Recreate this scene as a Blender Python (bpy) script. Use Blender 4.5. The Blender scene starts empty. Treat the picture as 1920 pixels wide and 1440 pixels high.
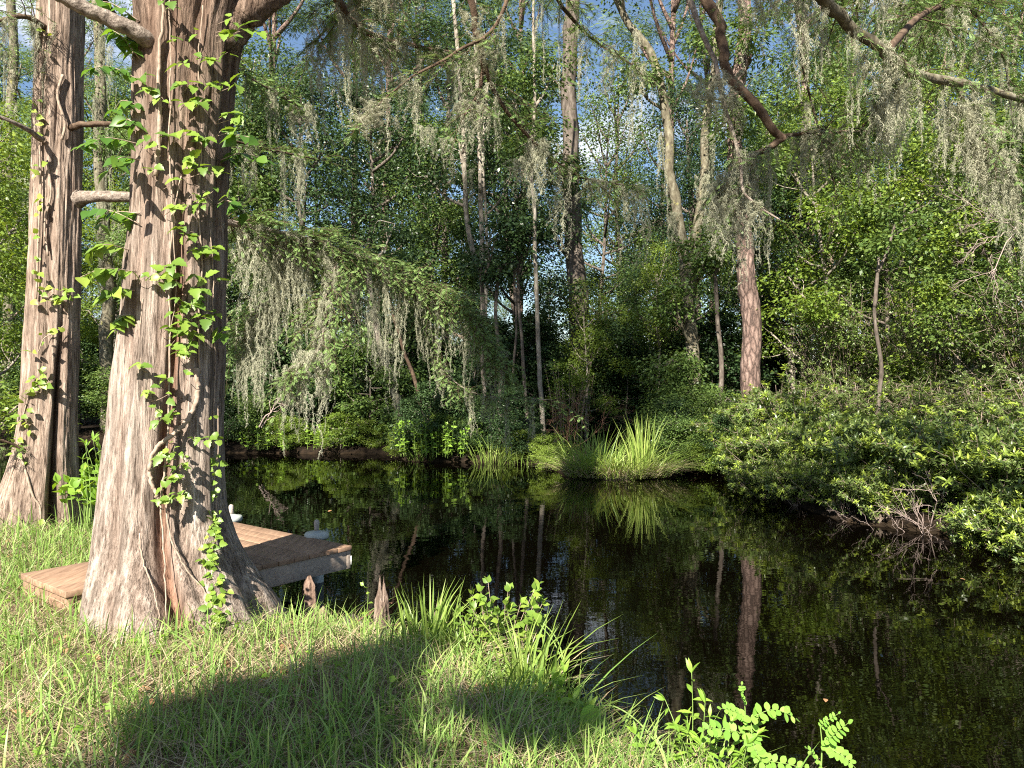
import bpy, math
import numpy as np
R = math.radians
sc = bpy.context.scene
COL = sc.collection

# ------------------------------------------------------------------ camera, sky, sun, exposure
CAMZ, F, HX, HY = 1.75, 1443.0, 960.0, 712.0        # camera height; focal length and horizon in 1920x1440 pixels
cam = bpy.data.cameras.new('camera')
cam.sensor_width = 36.0
cam.lens = 36.0 * F / 1920.0
cam.shift_y = (HY - 720.0) / 1920.0
cam.clip_start, cam.clip_end = 0.05, 2000
cam_o = bpy.data.objects.new('camera', cam)
cam_o.location = (0, 0, CAMZ)
cam_o.rotation_euler = (R(90), 0, 0)
COL.objects.link(cam_o)
sc.camera = cam_o

SUN_EL, SUN_AZ = 38.0, 20.0                           # light travels towards +Y, turned SUN_AZ towards +X
sd = np.array([math.sin(R(SUN_AZ)) * math.cos(R(SUN_EL)), math.cos(R(SUN_AZ)) * math.cos(R(SUN_EL)), -math.sin(R(SUN_EL))])
sun = bpy.data.lights.new('sun', 'SUN')
sun.energy, sun.angle, sun.color = 5.0, R(0.53), (1.0, 0.93, 0.80)
sun_o = bpy.data.objects.new('sun', sun)
from mathutils import Vector
sun_o.rotation_euler = Vector(sd).to_track_quat('-Z', 'Y').to_euler()
sun_o.location = (-6, -20, 20)
COL.objects.link(sun_o)

world = bpy.data.worlds.new('World')
sc.world = world
world.use_nodes = True
wn, wl = world.node_tree.nodes, world.node_tree.links
wn.clear()
sky = wn.new('ShaderNodeTexSky')
sky.sky_type = 'NISHITA'
sky.sun_disc = False
sky.sun_elevation = R(SUN_EL)
sky.sun_rotation = R(180 + SUN_AZ)
sky.air_density, sky.dust_density, sky.ozone_density = 1.0, 0.4, 2.5
tcw = wn.new('ShaderNodeTexCoord')
mpw = wn.new('ShaderNodeMapping'); mpw.inputs['Scale'].default_value = (1, 1, 2.2)
nzw = wn.new('ShaderNodeTexNoise'); nzw.inputs['Scale'].default_value = 2.6; nzw.inputs['Detail'].default_value = 7; nzw.inputs['Roughness'].default_value = .58
crw = wn.new('ShaderNodeValToRGB'); crw.color_ramp.elements[0].position = .55; crw.color_ramp.elements[1].position = .68
mxw = wn.new('ShaderNodeMixRGB'); mxw.inputs[2].default_value = (9.5, 9.6, 9.9, 1)
bgw = wn.new('ShaderNodeBackground'); bgw.inputs['Strength'].default_value = 0.05
otw = wn.new('ShaderNodeOutputWorld')
wl.new(tcw.outputs['Generated'], mpw.inputs[0]); wl.new(mpw.outputs[0], nzw.inputs['Vector'])
wl.new(nzw.outputs[0], crw.inputs[0]); wl.new(crw.outputs[0], mxw.inputs[0]); wl.new(sky.outputs[0], mxw.inputs[1])
wl.new(mxw.outputs[0], bgw.inputs[0]); wl.new(bgw.outputs[0], otw.inputs[0])

sc.view_settings.view_transform = 'Standard'
sc.view_settings.look = 'None'
sc.view_settings.gamma = 1.0
sc.view_settings.exposure = 1.75
sc.render.engine = 'CYCLES'
cy = sc.cycles
cy.max_bounces, cy.diffuse_bounces, cy.glossy_bounces, cy.transmission_bounces = 8, 4, 4, 5
cy.caustics_reflective = cy.caustics_refractive = False
cy.use_denoising = False
cy.filter_width = 1.1
cy.sample_clamp_indirect = 6.0

# ------------------------------------------------------------------ helpers
def rg(s): return np.random.default_rng(s)
def P(px, py, Y): return np.array([(px - HX) / F * Y, Y, CAMZ - (py - HY) / F * Y])
def PX(p): return HX + p[0] / max(p[1], .1) * F
def unit(v):
    v = np.asarray(v, float)
    return v / np.maximum(np.linalg.norm(v, axis=-1, keepdims=True), 1e-9)

def wob(rng, n, amp):
    w = rng.normal(size=(n + 8, 3)); k = np.hanning(9); k /= math.sqrt((k ** 2).sum())
    w = np.stack([np.convolve(w[:, i], k, 'valid') for i in range(3)], 1)
    return w * amp * np.sin(np.linspace(0, math.pi, n))[:, None] ** .5

class MB:
    def __init__(s): s.v, s.q, s.t, s.n = [], [], [], 0
    def add(s, V, Q=None, T=None):
        V = np.asarray(V, float).reshape(-1, 3)
        if Q is not None and len(Q): s.q.append(np.asarray(Q).reshape(-1, 4) + s.n)
        if T is not None and len(T): s.t.append(np.asarray(T).reshape(-1, 3) + s.n)
        s.v.append(V); s.n += len(V)
    def mesh(s, name, smooth=False):
        V = np.concatenate(s.v) if s.v else np.zeros((0, 3))
        Q = np.concatenate(s.q) if s.q else np.zeros((0, 4), int)
        T = np.concatenate(s.t) if s.t else np.zeros((0, 3), int)
        me = bpy.data.meshes.new(name)
        me.vertices.add(len(V)); me.vertices.foreach_set('co', V.astype(np.float32).ravel())
        nl = Q.size + T.size; nf = len(Q) + len(T)
        me.loops.add(nl); me.polygons.add(nf)
        me.loops.foreach_set('vertex_index', np.concatenate([Q.ravel(), T.ravel()]).astype(np.int32))
        st = np.concatenate([np.arange(len(Q)) * 4, Q.size + np.arange(len(T)) * 3]).astype(np.int32)
        me.polygons.foreach_set('loop_start', st)
        if smooth: me.polygons.foreach_set('use_smooth', np.ones(nf, bool))
        me.update(calc_edges=True)
        return me
    def obj(s, name, mat, parent=None, smooth=False, loc=None):
        me = s.mesh(name, smooth)
        me.materials.append(mat)
        o = bpy.data.objects.new(name, me)
        COL.objects.link(o)
        if parent is not None:
            o.parent = parent
            L = np.array(parent.location)
            if loc is None and np.any(L != 0) and len(me.vertices):
                me.transform(__import__('mathutils').Matrix.Translation(-Vector(L)))   # meshes are built in world space
        return o

def thing(name, label, cat, loc=(0, 0, 0), group=None):
    o = bpy.data.objects.new(name, None)
    o.location = tuple(float(a) for a in loc)
    o.empty_display_size = .1
    o['label'] = label; o['category'] = cat
    if group: o['group'] = group
    COL.objects.link(o)
    return o
def tag(o, label, cat, group=None):
    o['label'] = label; o['category'] = cat
    if group: o['group'] = group
    return o
def kind(o, k):
    o['kind'] = k
    return o
def copy_thing(root, loc, rz=0., s=(1, 1, 1), label=None, group=None, tilt=(0, 0)):
    kids = list(root.children)
    r = root.copy(); COL.objects.link(r)
    r.location = tuple(float(a) for a in loc); r.rotation_euler = (tilt[0], tilt[1], rz); r.scale = s
    if label: r['label'] = label
    if group: r['group'] = group
    for ch in kids:
        c = ch.copy(); COL.objects.link(c); c.parent = r
        for g in list(ch.children):
            d = g.copy(); COL.objects.link(d); d.parent = c
    return r
ORD = ('first second third fourth fifth sixth seventh eighth ninth tenth eleventh twelfth thirteenth fourteenth fifteenth sixteenth '
       'seventeenth eighteenth nineteenth twentieth').split()
def ordw(i):
    if i < 20: return ORD[i]
    t = ['', '', 'twenty', 'thirty', 'forty', 'fifty'][(i + 1) // 10]
    u = (i + 1) % 10
    return t[:-1] + 'ieth' if u == 0 else t + '-' + ORD[u - 1]

def catmull(pts, n=8):
    p = np.asarray(pts, float)
    if len(p) < 3:
        t = np.linspace(0, 1, n + 1)[:, None]
        return p[0] * (1 - t) + p[-1] * t
    q = np.vstack([2 * p[0] - p[1], p, 2 * p[-1] - p[-2]])
    out = []
    for i in range(1, len(q) - 2):
        t = np.linspace(0, 1, n, endpoint=False)[:, None]
        a, b, c, d = q[i - 1], q[i], q[i + 1], q[i + 2]
        out.append(.5 * (2 * b + (c - a) * t + (2 * a - 5 * b + 4 * c - d) * t ** 2 + (3 * b - a - 3 * c + d) * t ** 3))
    return np.vstack(out + [p[-1:]])
def tube(mb, path, radii, n=8, bump=0., rng=None, cap=True):
    p = np.asarray(path, float); m = len(p)
    r = np.interp(np.linspace(0, 1, m), np.linspace(0, 1, len(np.atleast_1d(radii))), np.atleast_1d(radii)) if np.ndim(radii) else np.full(m, radii)
    T = unit(np.gradient(p, axis=0))
    ref = np.array([1., .13, .07]) if abs(T[:, 2]).mean() > .75 else np.array([.05, .09, 1.])
    A = unit(np.cross(T, ref)); B = np.cross(T, A)
    th = np.arange(n) / n * 2 * np.pi
    rr = r[:, None] * np.ones(n)
    if bump and rng is not None: rr = rr * (1 + bump * rng.normal(size=(m, n)))
    V = p[:, None] + rr[..., None] * (np.cos(th)[None, :, None] * A[:, None] + np.sin(th)[None, :, None] * B[:, None])
    i = np.arange(m - 1)[:, None] * n; j = np.arange(n)[None]; k = (np.arange(n) + 1)[None] % n
    Q = np.stack([i + j, i + k, i + n + k, i + n + j], -1).reshape(-1, 4)
    V = V.reshape(-1, 3); Tt = []
    if cap:
        V = np.vstack([V, p[-1] + T[-1] * r[-1] * .3, p[0]])
        e = m * n; b = (m - 1) * n
        Tt = [[b + a, b + (a + 1) % n, e] for a in range(n)] + [[(a + 1) % n, a, e + 1] for a in range(n)]
    mb.add(V, Q, Tt)

def leaf_tmpl(w, fold=.15, curl=.25):
    """A leaf of unit length along y, half-widths w at even stations, folded on its midrib."""
    w = np.asarray(w, float); K = len(w); t = np.linspace(0, 1, K)
    z = -curl * t ** 2
    V = np.vstack([np.stack([0 * t, t, z], 1), np.stack([-w, t, z + fold * w], 1), np.stack([w, t, z + fold * w], 1)])
    i = np.arange(K - 1)
    Q = np.vstack([np.stack([i, i + 1, K + i + 1, K + i], 1), np.stack([i + 1, i, 2 * K + i, 2 * K + i + 1], 1)])
    return V, Q
DIAM = (np.array([[0, 0, 0], [-.3, .5, .06], [0, 1, -.12], [.3, .5, .06]]), np.array([[0, 3, 2, 1]]))
LANCE = leaf_tmpl([.02, .12, .15, .09, 0], .2, .3)
OVATE = leaf_tmpl([.04, .30, .36, .27, .12, 0], .18, .2)
ROUND = leaf_tmpl([.06, .27, .34, .33, .24, .03], .1, .06)
TOOTH = leaf_tmpl([.05, .31, .42, .33, .38, .22, .24, .08, 0], .22, .22)
def put(mb, P_, D, N, S, tm):
    P_, D, N = np.atleast_2d(P_), unit(np.atleast_2d(D)), np.atleast_2d(N)
    S = np.broadcast_to(np.asarray(S, float), (len(P_),))
    X = unit(np.cross(D, N)); Z = np.cross(X, D)
    tv, tf = tm
    V = P_[:, None] + S[:, None, None] * (tv[None, :, 0, None] * X[:, None] + tv[None, :, 1, None] * D[:, None] + tv[None, :, 2, None] * Z[:, None])
    f = (tf[None] + (np.arange(len(P_)) * len(tv))[:, None, None]).reshape(-1, tf.shape[1])
    mb.add(V, f)
def vnoise(u, v, pu, seed):
    """Value noise, periodic in u with period pu (whole number of cells)."""
    g = rg(seed).random((pu, 512))
    iu = np.floor(u).astype(int); iv = np.floor(v).astype(int)
    fu = u - iu; fv = v - iv
    fu = fu * fu * (3 - 2 * fu); fv = fv * fv * (3 - 2 * fv)
    a = g[iu % pu, iv % 512]; b = g[(iu + 1) % pu, iv % 512]; c = g[iu % pu, (iv + 1) % 512]; d = g[(iu + 1) % pu, (iv + 1) % 512]
    return (a * (1 - fu) + b * fu) * (1 - fv) + (c * (1 - fu) + d * fu) * fv

# ------------------------------------------------------------------ materials
def nmat(name):
    m = bpy.data.materials.new(name); m.use_nodes = True
    n = m.node_tree.nodes; l = m.node_tree.links
    n.clear()
    o = n.new('ShaderNodeOutputMaterial')
    return m, n, l, o
def ramp(n, stops):
    c = n.new('ShaderNodeValToRGB')
    e = c.color_ramp.elements
    e[0].position, e[0].color = stops[0][0], (*stops[0][1], 1)
    e[1].position, e[1].color = stops[-1][0], (*stops[-1][1], 1)
    for p, col in stops[1:-1]:
        x = e.new(p); x.color = (*col, 1)
    return c
def leafmat(name, c0, c1, c2, trans=.42, rough=.42, spec=.35, tboost=1.35):
    m, n, l, o = nmat(name)
    g = n.new('ShaderNodeNewGeometry')
    oi = n.new('ShaderNodeObjectInfo')
    r = ramp(n, [(0, c0), (.55, c1), (1, c2)])
    ad = n.new('ShaderNodeMath'); ad.operation = 'MULTIPLY_ADD'; ad.inputs[1].default_value = .7
    mu = n.new('ShaderNodeMath'); mu.operation = 'MULTIPLY'; mu.inputs[1].default_value = .3
    l.new(oi.outputs['Random'], mu.inputs[0]); l.new(g.outputs['Random Per Island'], ad.inputs[0]); l.new(mu.outputs[0], ad.inputs[2])
    l.new(ad.outputs[0], r.inputs[0])
    b = n.new('ShaderNodeBsdfPrincipled'); b.inputs['Roughness'].default_value = rough; b.inputs['Specular IOR Level'].default_value = spec
    t = n.new('ShaderNodeBsdfTranslucent')
    hs = n.new('ShaderNodeHueSaturation'); hs.inputs['Hue'].default_value = .482; hs.inputs['Saturation'].default_value = 1.1; hs.inputs['Value'].default_value = tboost
    mx = n.new('ShaderNodeMixShader'); mx.inputs[0].default_value = trans
    l.new(r.outputs[0], b.inputs['Base Color']); l.new(r.outputs[0], hs.inputs['Color']); l.new(hs.outputs[0], t.inputs[0])
    l.new(b.outputs[0], mx.inputs[1]); l.new(t.outputs[0], mx.inputs[2]); l.new(mx.outputs[0], o.inputs[0])
    return m
def barkmat(name, stops, scale=(9, 9, .7), detail=7, bump=.6, rough=.9, red=None, lichen=None, hgt=None, fibre=None):
    m, n, l, o = nmat(name)
    tc = n.new('ShaderNodeTexCoord'); mp = n.new('ShaderNodeMapping'); mp.inputs['Scale'].default_value = scale
    nz = n.new('ShaderNodeTexNoise'); nz.inputs['Scale'].default_value = 3; nz.inputs['Detail'].default_value = detail; nz.inputs['Roughness'].default_value = .65
    r = ramp(n, stops)
    l.new(tc.outputs['Object'], mp.inputs[0]); l.new(mp.outputs[0], nz.inputs['Vector']); l.new(nz.outputs[0], r.inputs[0])
    col = r.outputs[0]
    hsrc = nz.outputs[0]
    if fibre:                                     # thin vertical strips and cracks
        m2 = n.new('ShaderNodeMapping'); m2.inputs['Scale'].default_value = fibre
        n4 = n.new('ShaderNodeTexNoise'); n4.inputs['Scale'].default_value = 1; n4.inputs['Detail'].default_value = 5; n4.inputs['Roughness'].default_value = .6; n4.inputs['Distortion'].default_value = .25
        l.new(tc.outputs['Object'], m2.inputs[0]); l.new(m2.outputs[0], n4.inputs['Vector'])
        c4 = ramp(n, [(.34, (.40, .36, .33)), (.46, (.86, .84, .82)), (.66, (1.2, 1.18, 1.16))]); l.new(n4.outputs[0], c4.inputs[0])
        x4 = n.new('ShaderNodeMixRGB'); x4.blend_type = 'MULTIPLY'; x4.inputs[0].default_value = 1; l.new(col, x4.inputs[1]); l.new(c4.outputs[0], x4.inputs[2]); col = x4.outputs[0]
        h4 = n.new('ShaderNodeMath'); h4.operation = 'ADD'; l.new(nz.outputs[0], h4.inputs[0]); l.new(n4.outputs[0], h4.inputs[1]); hsrc = h4.outputs[0]
    if hgt:                                       # weathered grey low down, browner higher up
        sx = n.new('ShaderNodeSeparateXYZ'); l.new(tc.outputs['Object'], sx.inputs[0])
        n3 = n.new('ShaderNodeTexNoise'); n3.inputs['Scale'].default_value = 1.3; l.new(tc.outputs['Object'], n3.inputs['Vector'])
        ma = n.new('ShaderNodeMath'); ma.operation = 'MULTIPLY_ADD'; ma.inputs[1].default_value = 1.6; l.new(n3.outputs[0], ma.inputs[0]); l.new(sx.outputs[2], ma.inputs[2])
        mr = n.new('ShaderNodeMapRange'); mr.inputs[1].default_value = hgt[0]; mr.inputs[2].default_value = hgt[1]; l.new(ma.outputs[0], mr.inputs[0])
        mx = n.new('ShaderNodeMixRGB'); mx.blend_type = 'MULTIPLY'; mx.inputs[2].default_value = (*hgt[2], 1)
        l.new(mr.outputs[0], mx.inputs[0]); l.new(col, mx.inputs[1]); col = mx.outputs[0]
    if red:
        at = n.new('ShaderNodeAttribute'); at.attribute_name = 'furrow'
        mx = n.new('ShaderNodeMixRGB'); mx.blend_type = 'MULTIPLY'; mx.inputs[2].default_value = (*red, 1)
        l.new(at.outputs['Fac'], mx.inputs[0]); l.new(col, mx.inputs[1]); col = mx.outputs[0]
    if lichen:
        n2 = n.new('ShaderNodeTexNoise'); n2.inputs['Scale'].default_value = lichen[1]; n2.inputs['Detail'].default_value = 6; n2.inputs['Roughness'].default_value = .7
        l.new(tc.outputs['Object'], n2.inputs['Vector'])
        cr = ramp(n, [(lichen[2], (0, 0, 0)), (lichen[2] + .05, (1, 1, 1))]); l.new(n2.outputs[0], cr.inputs[0])
        mx = n.new('ShaderNodeMixRGB'); mx.inputs[2].default_value = (*lichen[0], 1); l.new(cr.outputs[0], mx.inputs[0]); l.new(col, mx.inputs[1]); col = mx.outputs[0]
    b = n.new('ShaderNodeBsdfPrincipled'); b.inputs['Roughness'].default_value = rough; b.inputs['Specular IOR Level'].default_value = .15
    bp = n.new('ShaderNodeBump'); bp.inputs['Strength'].default_value = bump; bp.inputs['Distance'].default_value = .03
    l.new(hsrc, bp.inputs['Height']); l.new(bp.outputs[0], b.inputs['Normal']); l.new(col, b.inputs['Base Color']); l.new(b.outputs[0], o.inputs[0])
    return m
def plain(name, c, rough=.6, spec=.3, nscale=20, var=.25, stretch=(1, 1, 1), bump=.1):
    m, n, l, o = nmat(name)
    tc = n.new('ShaderNodeTexCoord'); mp = n.new('ShaderNodeMapping'); mp.inputs['Scale'].default_value = stretch
    nz = n.new('ShaderNodeTexNoise'); nz.inputs['Scale'].default_value = nscale; nz.inputs['Detail'].default_value = 6; nz.inputs['Roughness'].default_value = .6
    c = np.array(c)
    r = ramp(n, [(.3, tuple(c * (1 - var))), (.7, tuple(np.minimum(c * (1 + var), .95)))])
    b = n.new('ShaderNodeBsdfPrincipled'); b.inputs['Roughness'].default_value = rough; b.inputs['Specular IOR Level'].default_value = spec
    bp = n.new('ShaderNodeBump'); bp.inputs['Strength'].default_value = bump; bp.inputs['Distance'].default_value = .01
    l.new(tc.outputs['Object'], mp.inputs[0]); l.new(mp.outputs[0], nz.inputs['Vector']); l.new(nz.outputs[0], r.inputs[0])
    l.new(nz.outputs[0], bp.inputs['Height']); l.new(bp.outputs[0], b.inputs['Normal']); l.new(r.outputs[0], b.inputs['Base Color']); l.new(b.outputs[0], o.inputs[0])
    return m

M = {}
M['cyp'] = barkmat('cypress_bark', [(.28, (.09, .07, .058)), (.47, (.25, .205, .175)), (.68, (.48, .42, .375))], scale=(6, 6, .5), detail=9, bump=1., fibre=(70, 70, 5.5), red=(.72, .48, .38),
                   hgt=(2.3, 4.6, (.64, .55, .49)), lichen=((.62, .60, .54), 5.0, .70))
M['cyp2'] = barkmat('cypress_bark_brown', [(.28, (.10, .074, .058)), (.5, (.28, .215, .175)), (.7, (.47, .39, .33))], scale=(6, 6, .7), detail=9, bump=1., fibre=(55, 55, 5.), red=(.25, .2, .18),
                    lichen=((.60, .57, .52), 3.4, .70))
M['limb'] = barkmat('cypress_limb_bark', [(.3, (.035, .022, .016)), (.55, (.10, .068, .047)), (.75, (.19, .145, .105))], scale=(4, 4, 4), bump=.7)
M['deadlimb'] = barkmat('dead_wood', [(.3, (.08, .062, .05)), (.5, (.22, .18, .15)), (.72, (.40, .35, .30))], scale=(9, 9, 9), detail=9, bump=.9)
M['pale'] = barkmat('pale_bark', [(.3, (.09, .075, .06)), (.5, (.22, .19, .155)), (.7, (.36, .33, .28))], scale=(5, 5, 2.2), bump=.4, lichen=((.50, .52, .44), 9, .62))
M['grey'] = barkmat('grey_bark', [(.3, (.04, .032, .027)), (.52, (.11, .09, .075)), (.7, (.20, .175, .15))], scale=(5, 5, 1.6), bump=.6)
M['mossy'] = barkmat('mossy_bark', [(.3, (.05, .04, .028)), (.5, (.13, .115, .08)), (.7, (.25, .235, .18))], scale=(5, 5, 2), bump=.6, lichen=((.25, .235, .09), 5, .60))
def pinebark():
    m, n, l, o = nmat('pine_bark')
    tc = n.new('ShaderNodeTexCoord'); mp = n.new('ShaderNodeMapping'); mp.inputs['Scale'].default_value = (13, 13, 4.2)
    vo = n.new('ShaderNodeTexVoronoi'); vo.feature = 'DISTANCE_TO_EDGE'; vo.inputs['Scale'].default_value = 1.3
    nz = n.new('ShaderNodeTexNoise'); nz.inputs['Scale'].default_value = 4; nz.inputs['Detail'].default_value = 7
    mixv = n.new('ShaderNodeMixRGB'); mixv.inputs[0].default_value = .42
    l.new(tc.outputs['Object'], mp.inputs[0]); l.new(mp.outputs[0], nz.inputs['Vector']); l.new(mp.outputs[0], mixv.inputs[1]); l.new(nz.outputs['Color'], mixv.inputs[2]); l.new(mixv.outputs[0], vo.inputs['Vector'])
    r1 = ramp(n, [(.0, (.045, .03, .024)), (.10, (.17, .11, .09)), (.35, (.30, .215, .18))]); l.new(vo.outputs[0], r1.inputs[0])
    r2 = ramp(n, [(.3, (.45, .42, .42)), (.7, (1., 1., 1.))]); l.new(nz.outputs[0], r2.inputs[0])
    mx = n.new('ShaderNodeMixRGB'); mx.blend_type = 'MULTIPLY'; mx.inputs[0].default_value = .8; l.new(r1.outputs[0], mx.inputs[1]); l.new(r2.outputs[0], mx.inputs[2])
    b = n.new('ShaderNodeBsdfPrincipled'); b.inputs['Roughness'].default_value = .9
    bp = n.new('ShaderNodeBump'); bp.inputs['Strength'].default_value = .8; bp.inputs['Distance'].default_value = .04
    l.new(vo.outputs[0], bp.inputs['Height']); l.new(bp.outputs[0], b.inputs['Normal']); l.new(mx.outputs[0], b.inputs['Base Color']); l.new(b.outputs[0], o.inputs[0])
    return m
M['pine'] = pinebark()
M['leaf_dark'] = leafmat('leaf_dark_green', (0.02, 0.042, 0.018), (0.043, 0.08, 0.029), (0.088, 0.14, 0.044), trans=.28, rough=.36)
M['leaf_mid'] = leafmat('leaf_mid_green', (0.042, 0.08, 0.023), (0.092, 0.15, 0.036), (0.18, 0.25, 0.06), trans=.32)
M['leaf_lime'] = leafmat('leaf_lime_green', (0.1, 0.165, 0.03), (0.17, 0.25, 0.04), (0.26, 0.33, 0.065), trans=.38)
M['leaf_shrub'] = leafmat('leaf_shrub', (0.055, 0.09, 0.028), (0.115, 0.165, 0.045), (0.21, 0.27, 0.08), trans=.28, rough=.33, spec=.5)
M['leaf_tip'] = leafmat('leaf_shrub_bright', (0.16, 0.23, 0.04), (0.27, 0.36, 0.055), (0.4, 0.48, 0.09), trans=.32, rough=.33, spec=.5)
M['feather'] = leafmat('cypress_leaf', (0.08, 0.145, 0.042), (0.15, 0.235, 0.07), (0.25, 0.35, 0.12), trans=.33, rough=.5)
M['vine'] = leafmat('vine_leaf', (0.085, 0.16, 0.028), (0.18, 0.28, 0.042), (0.31, 0.39, 0.07), trans=.32, rough=.4)
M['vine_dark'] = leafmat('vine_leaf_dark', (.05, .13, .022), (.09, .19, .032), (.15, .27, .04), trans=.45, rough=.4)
M['herb'] = leafmat('herb_leaf', (.13, .24, .03), (.20, .34, .045), (.30, .44, .07), trans=.34)
M['legume'] = leafmat('legume_leaf', (0.15, 0.31, 0.05), (0.22, 0.4, 0.07), (0.3, 0.49, 0.1), trans=.35, rough=.5, spec=.2)
M['grass'] = leafmat('grass_blade', (0.1, 0.2, 0.04), (0.2, 0.33, 0.075), (0.38, 0.47, 0.15), trans=.32, rough=.45)
M['sedge'] = leafmat('sedge_blade', (0.12, 0.2, 0.04), (0.22, 0.32, 0.065), (0.38, 0.45, 0.13), trans=.34, rough=.42)
M['straw'] = leafmat('dry_straw', (0.23, 0.17, 0.095), (0.4, 0.325, 0.2), (0.54, 0.47, 0.33), trans=.15, rough=.7, tboost=1.0)
M['moss'] = leafmat('spanish_moss', (0.29, 0.295, 0.21), (0.43, 0.43, 0.315), (0.56, 0.55, 0.425), trans=.35, rough=.8, spec=.1, tboost=1.0)
M['dead_leaf'] = plain('brown_dead_leaf', (.24, .13, .065), .75, .2, 6, .45)
M['stem'] = plain('green_stem', (.16, .24, .06), .5)
M['twig'] = plain('grey_twig', (.20, .155, .125), .8)
M['twig_red'] = plain('red_brown_twig', (.17, .09, .06), .8)
M['mud'] = plain('dark_mud', (.035, .027, .02), .55, .5, 9, .5, bump=.6)

# ------------------------------------------------------------------ ground, creek
NEAR = np.array([(-300, 60), (-40, 19), (-20, 14.5), (-9, 11.6), (-6.3, 10.3), (-4.4, 8.6), (-3.2, 6.9), (-2.35, 5.95), (-1.6, 5.3), (-1.0, 5.12), (-.72, 4.9), (-.2, 4.62), (.0, 4.2), (.22, 3.75), (.5, 3.42), (1.0, 3.12),
                 (1.8, 2.6), (4, 1.3), (12, -2), (300, -60)], float)
FAR = np.array([(-300, 80), (-40, 29), (-30, 26), (-12, 21), (-6.9, 18.4), (-2.9, 18.0), (-2.2, 16.5), (.45, 16.0), (1.0, 14.2), (1.9, 13.7), (2.9, 13.8), (3.4, 14.9), (4.0, 13.4), (3.9, 11.0), (4.1, 9.5), (5.2, 8.3), (7, 7), (11, 4.5), (22, 0), (300, -40)], float)
CREEK = np.vstack([NEAR, FAR[::-1]])
def dist_poly(pts, line):
    d = np.full(len(pts), 1e9)
    for a, b in zip(line[:-1], line[1:]):
        ab = b - a
        t = np.clip(((pts - a) @ ab) / (ab @ ab), 0, 1)
        d = np.minimum(d, np.linalg.norm(pts - (a + t[:, None] * ab), axis=1))
    return d
def inside(pts, poly):
    c = np.zeros(len(pts), bool); x, y = pts[:, 0], pts[:, 1]
    for (x1, y1), (x2, y2) in zip(poly, np.roll(poly, -1, 0)):
        if y1 == y2: continue
        k = ((y1 > y) != (y2 > y)) & (x < (x2 - x1) * (y - y1) / (y2 - y1) + x1)
        c ^= k
    return c
def ground(pts):
    pts = np.atleast_2d(np.asarray(pts, float))
    dn, df = dist_poly(pts, NEAR), dist_poly(pts, FAR)
    ins = inside(pts, CREEK)
    d = np.minimum(dn, df)
    near = dn < df
    b = vnoise(pts[:, 0] * 1.1 + 500, pts[:, 1] * 1.1 + 500, 4096, 3) - .5
    b2 = vnoise(pts[:, 0] * 4 + 900, pts[:, 1] * 4 + 900, 4096, 4) - .5
    land = np.where(near, .25 * (1 - np.exp(-d / .28)) + .004 * np.minimum(d, 40), .22 * (1 - np.exp(-d / .2)) + .012 * np.minimum(d, 60))
    land = land + (.07 * b + .04 * b2) * np.clip(d * 1.2, 0, 1)
    bed = -np.minimum(.9, .5 * d)
    return np.where(ins, bed, np.maximum(land, .015)), ins, near
def gz(x, y): return float(ground([(x, y)])[0][0])

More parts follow.
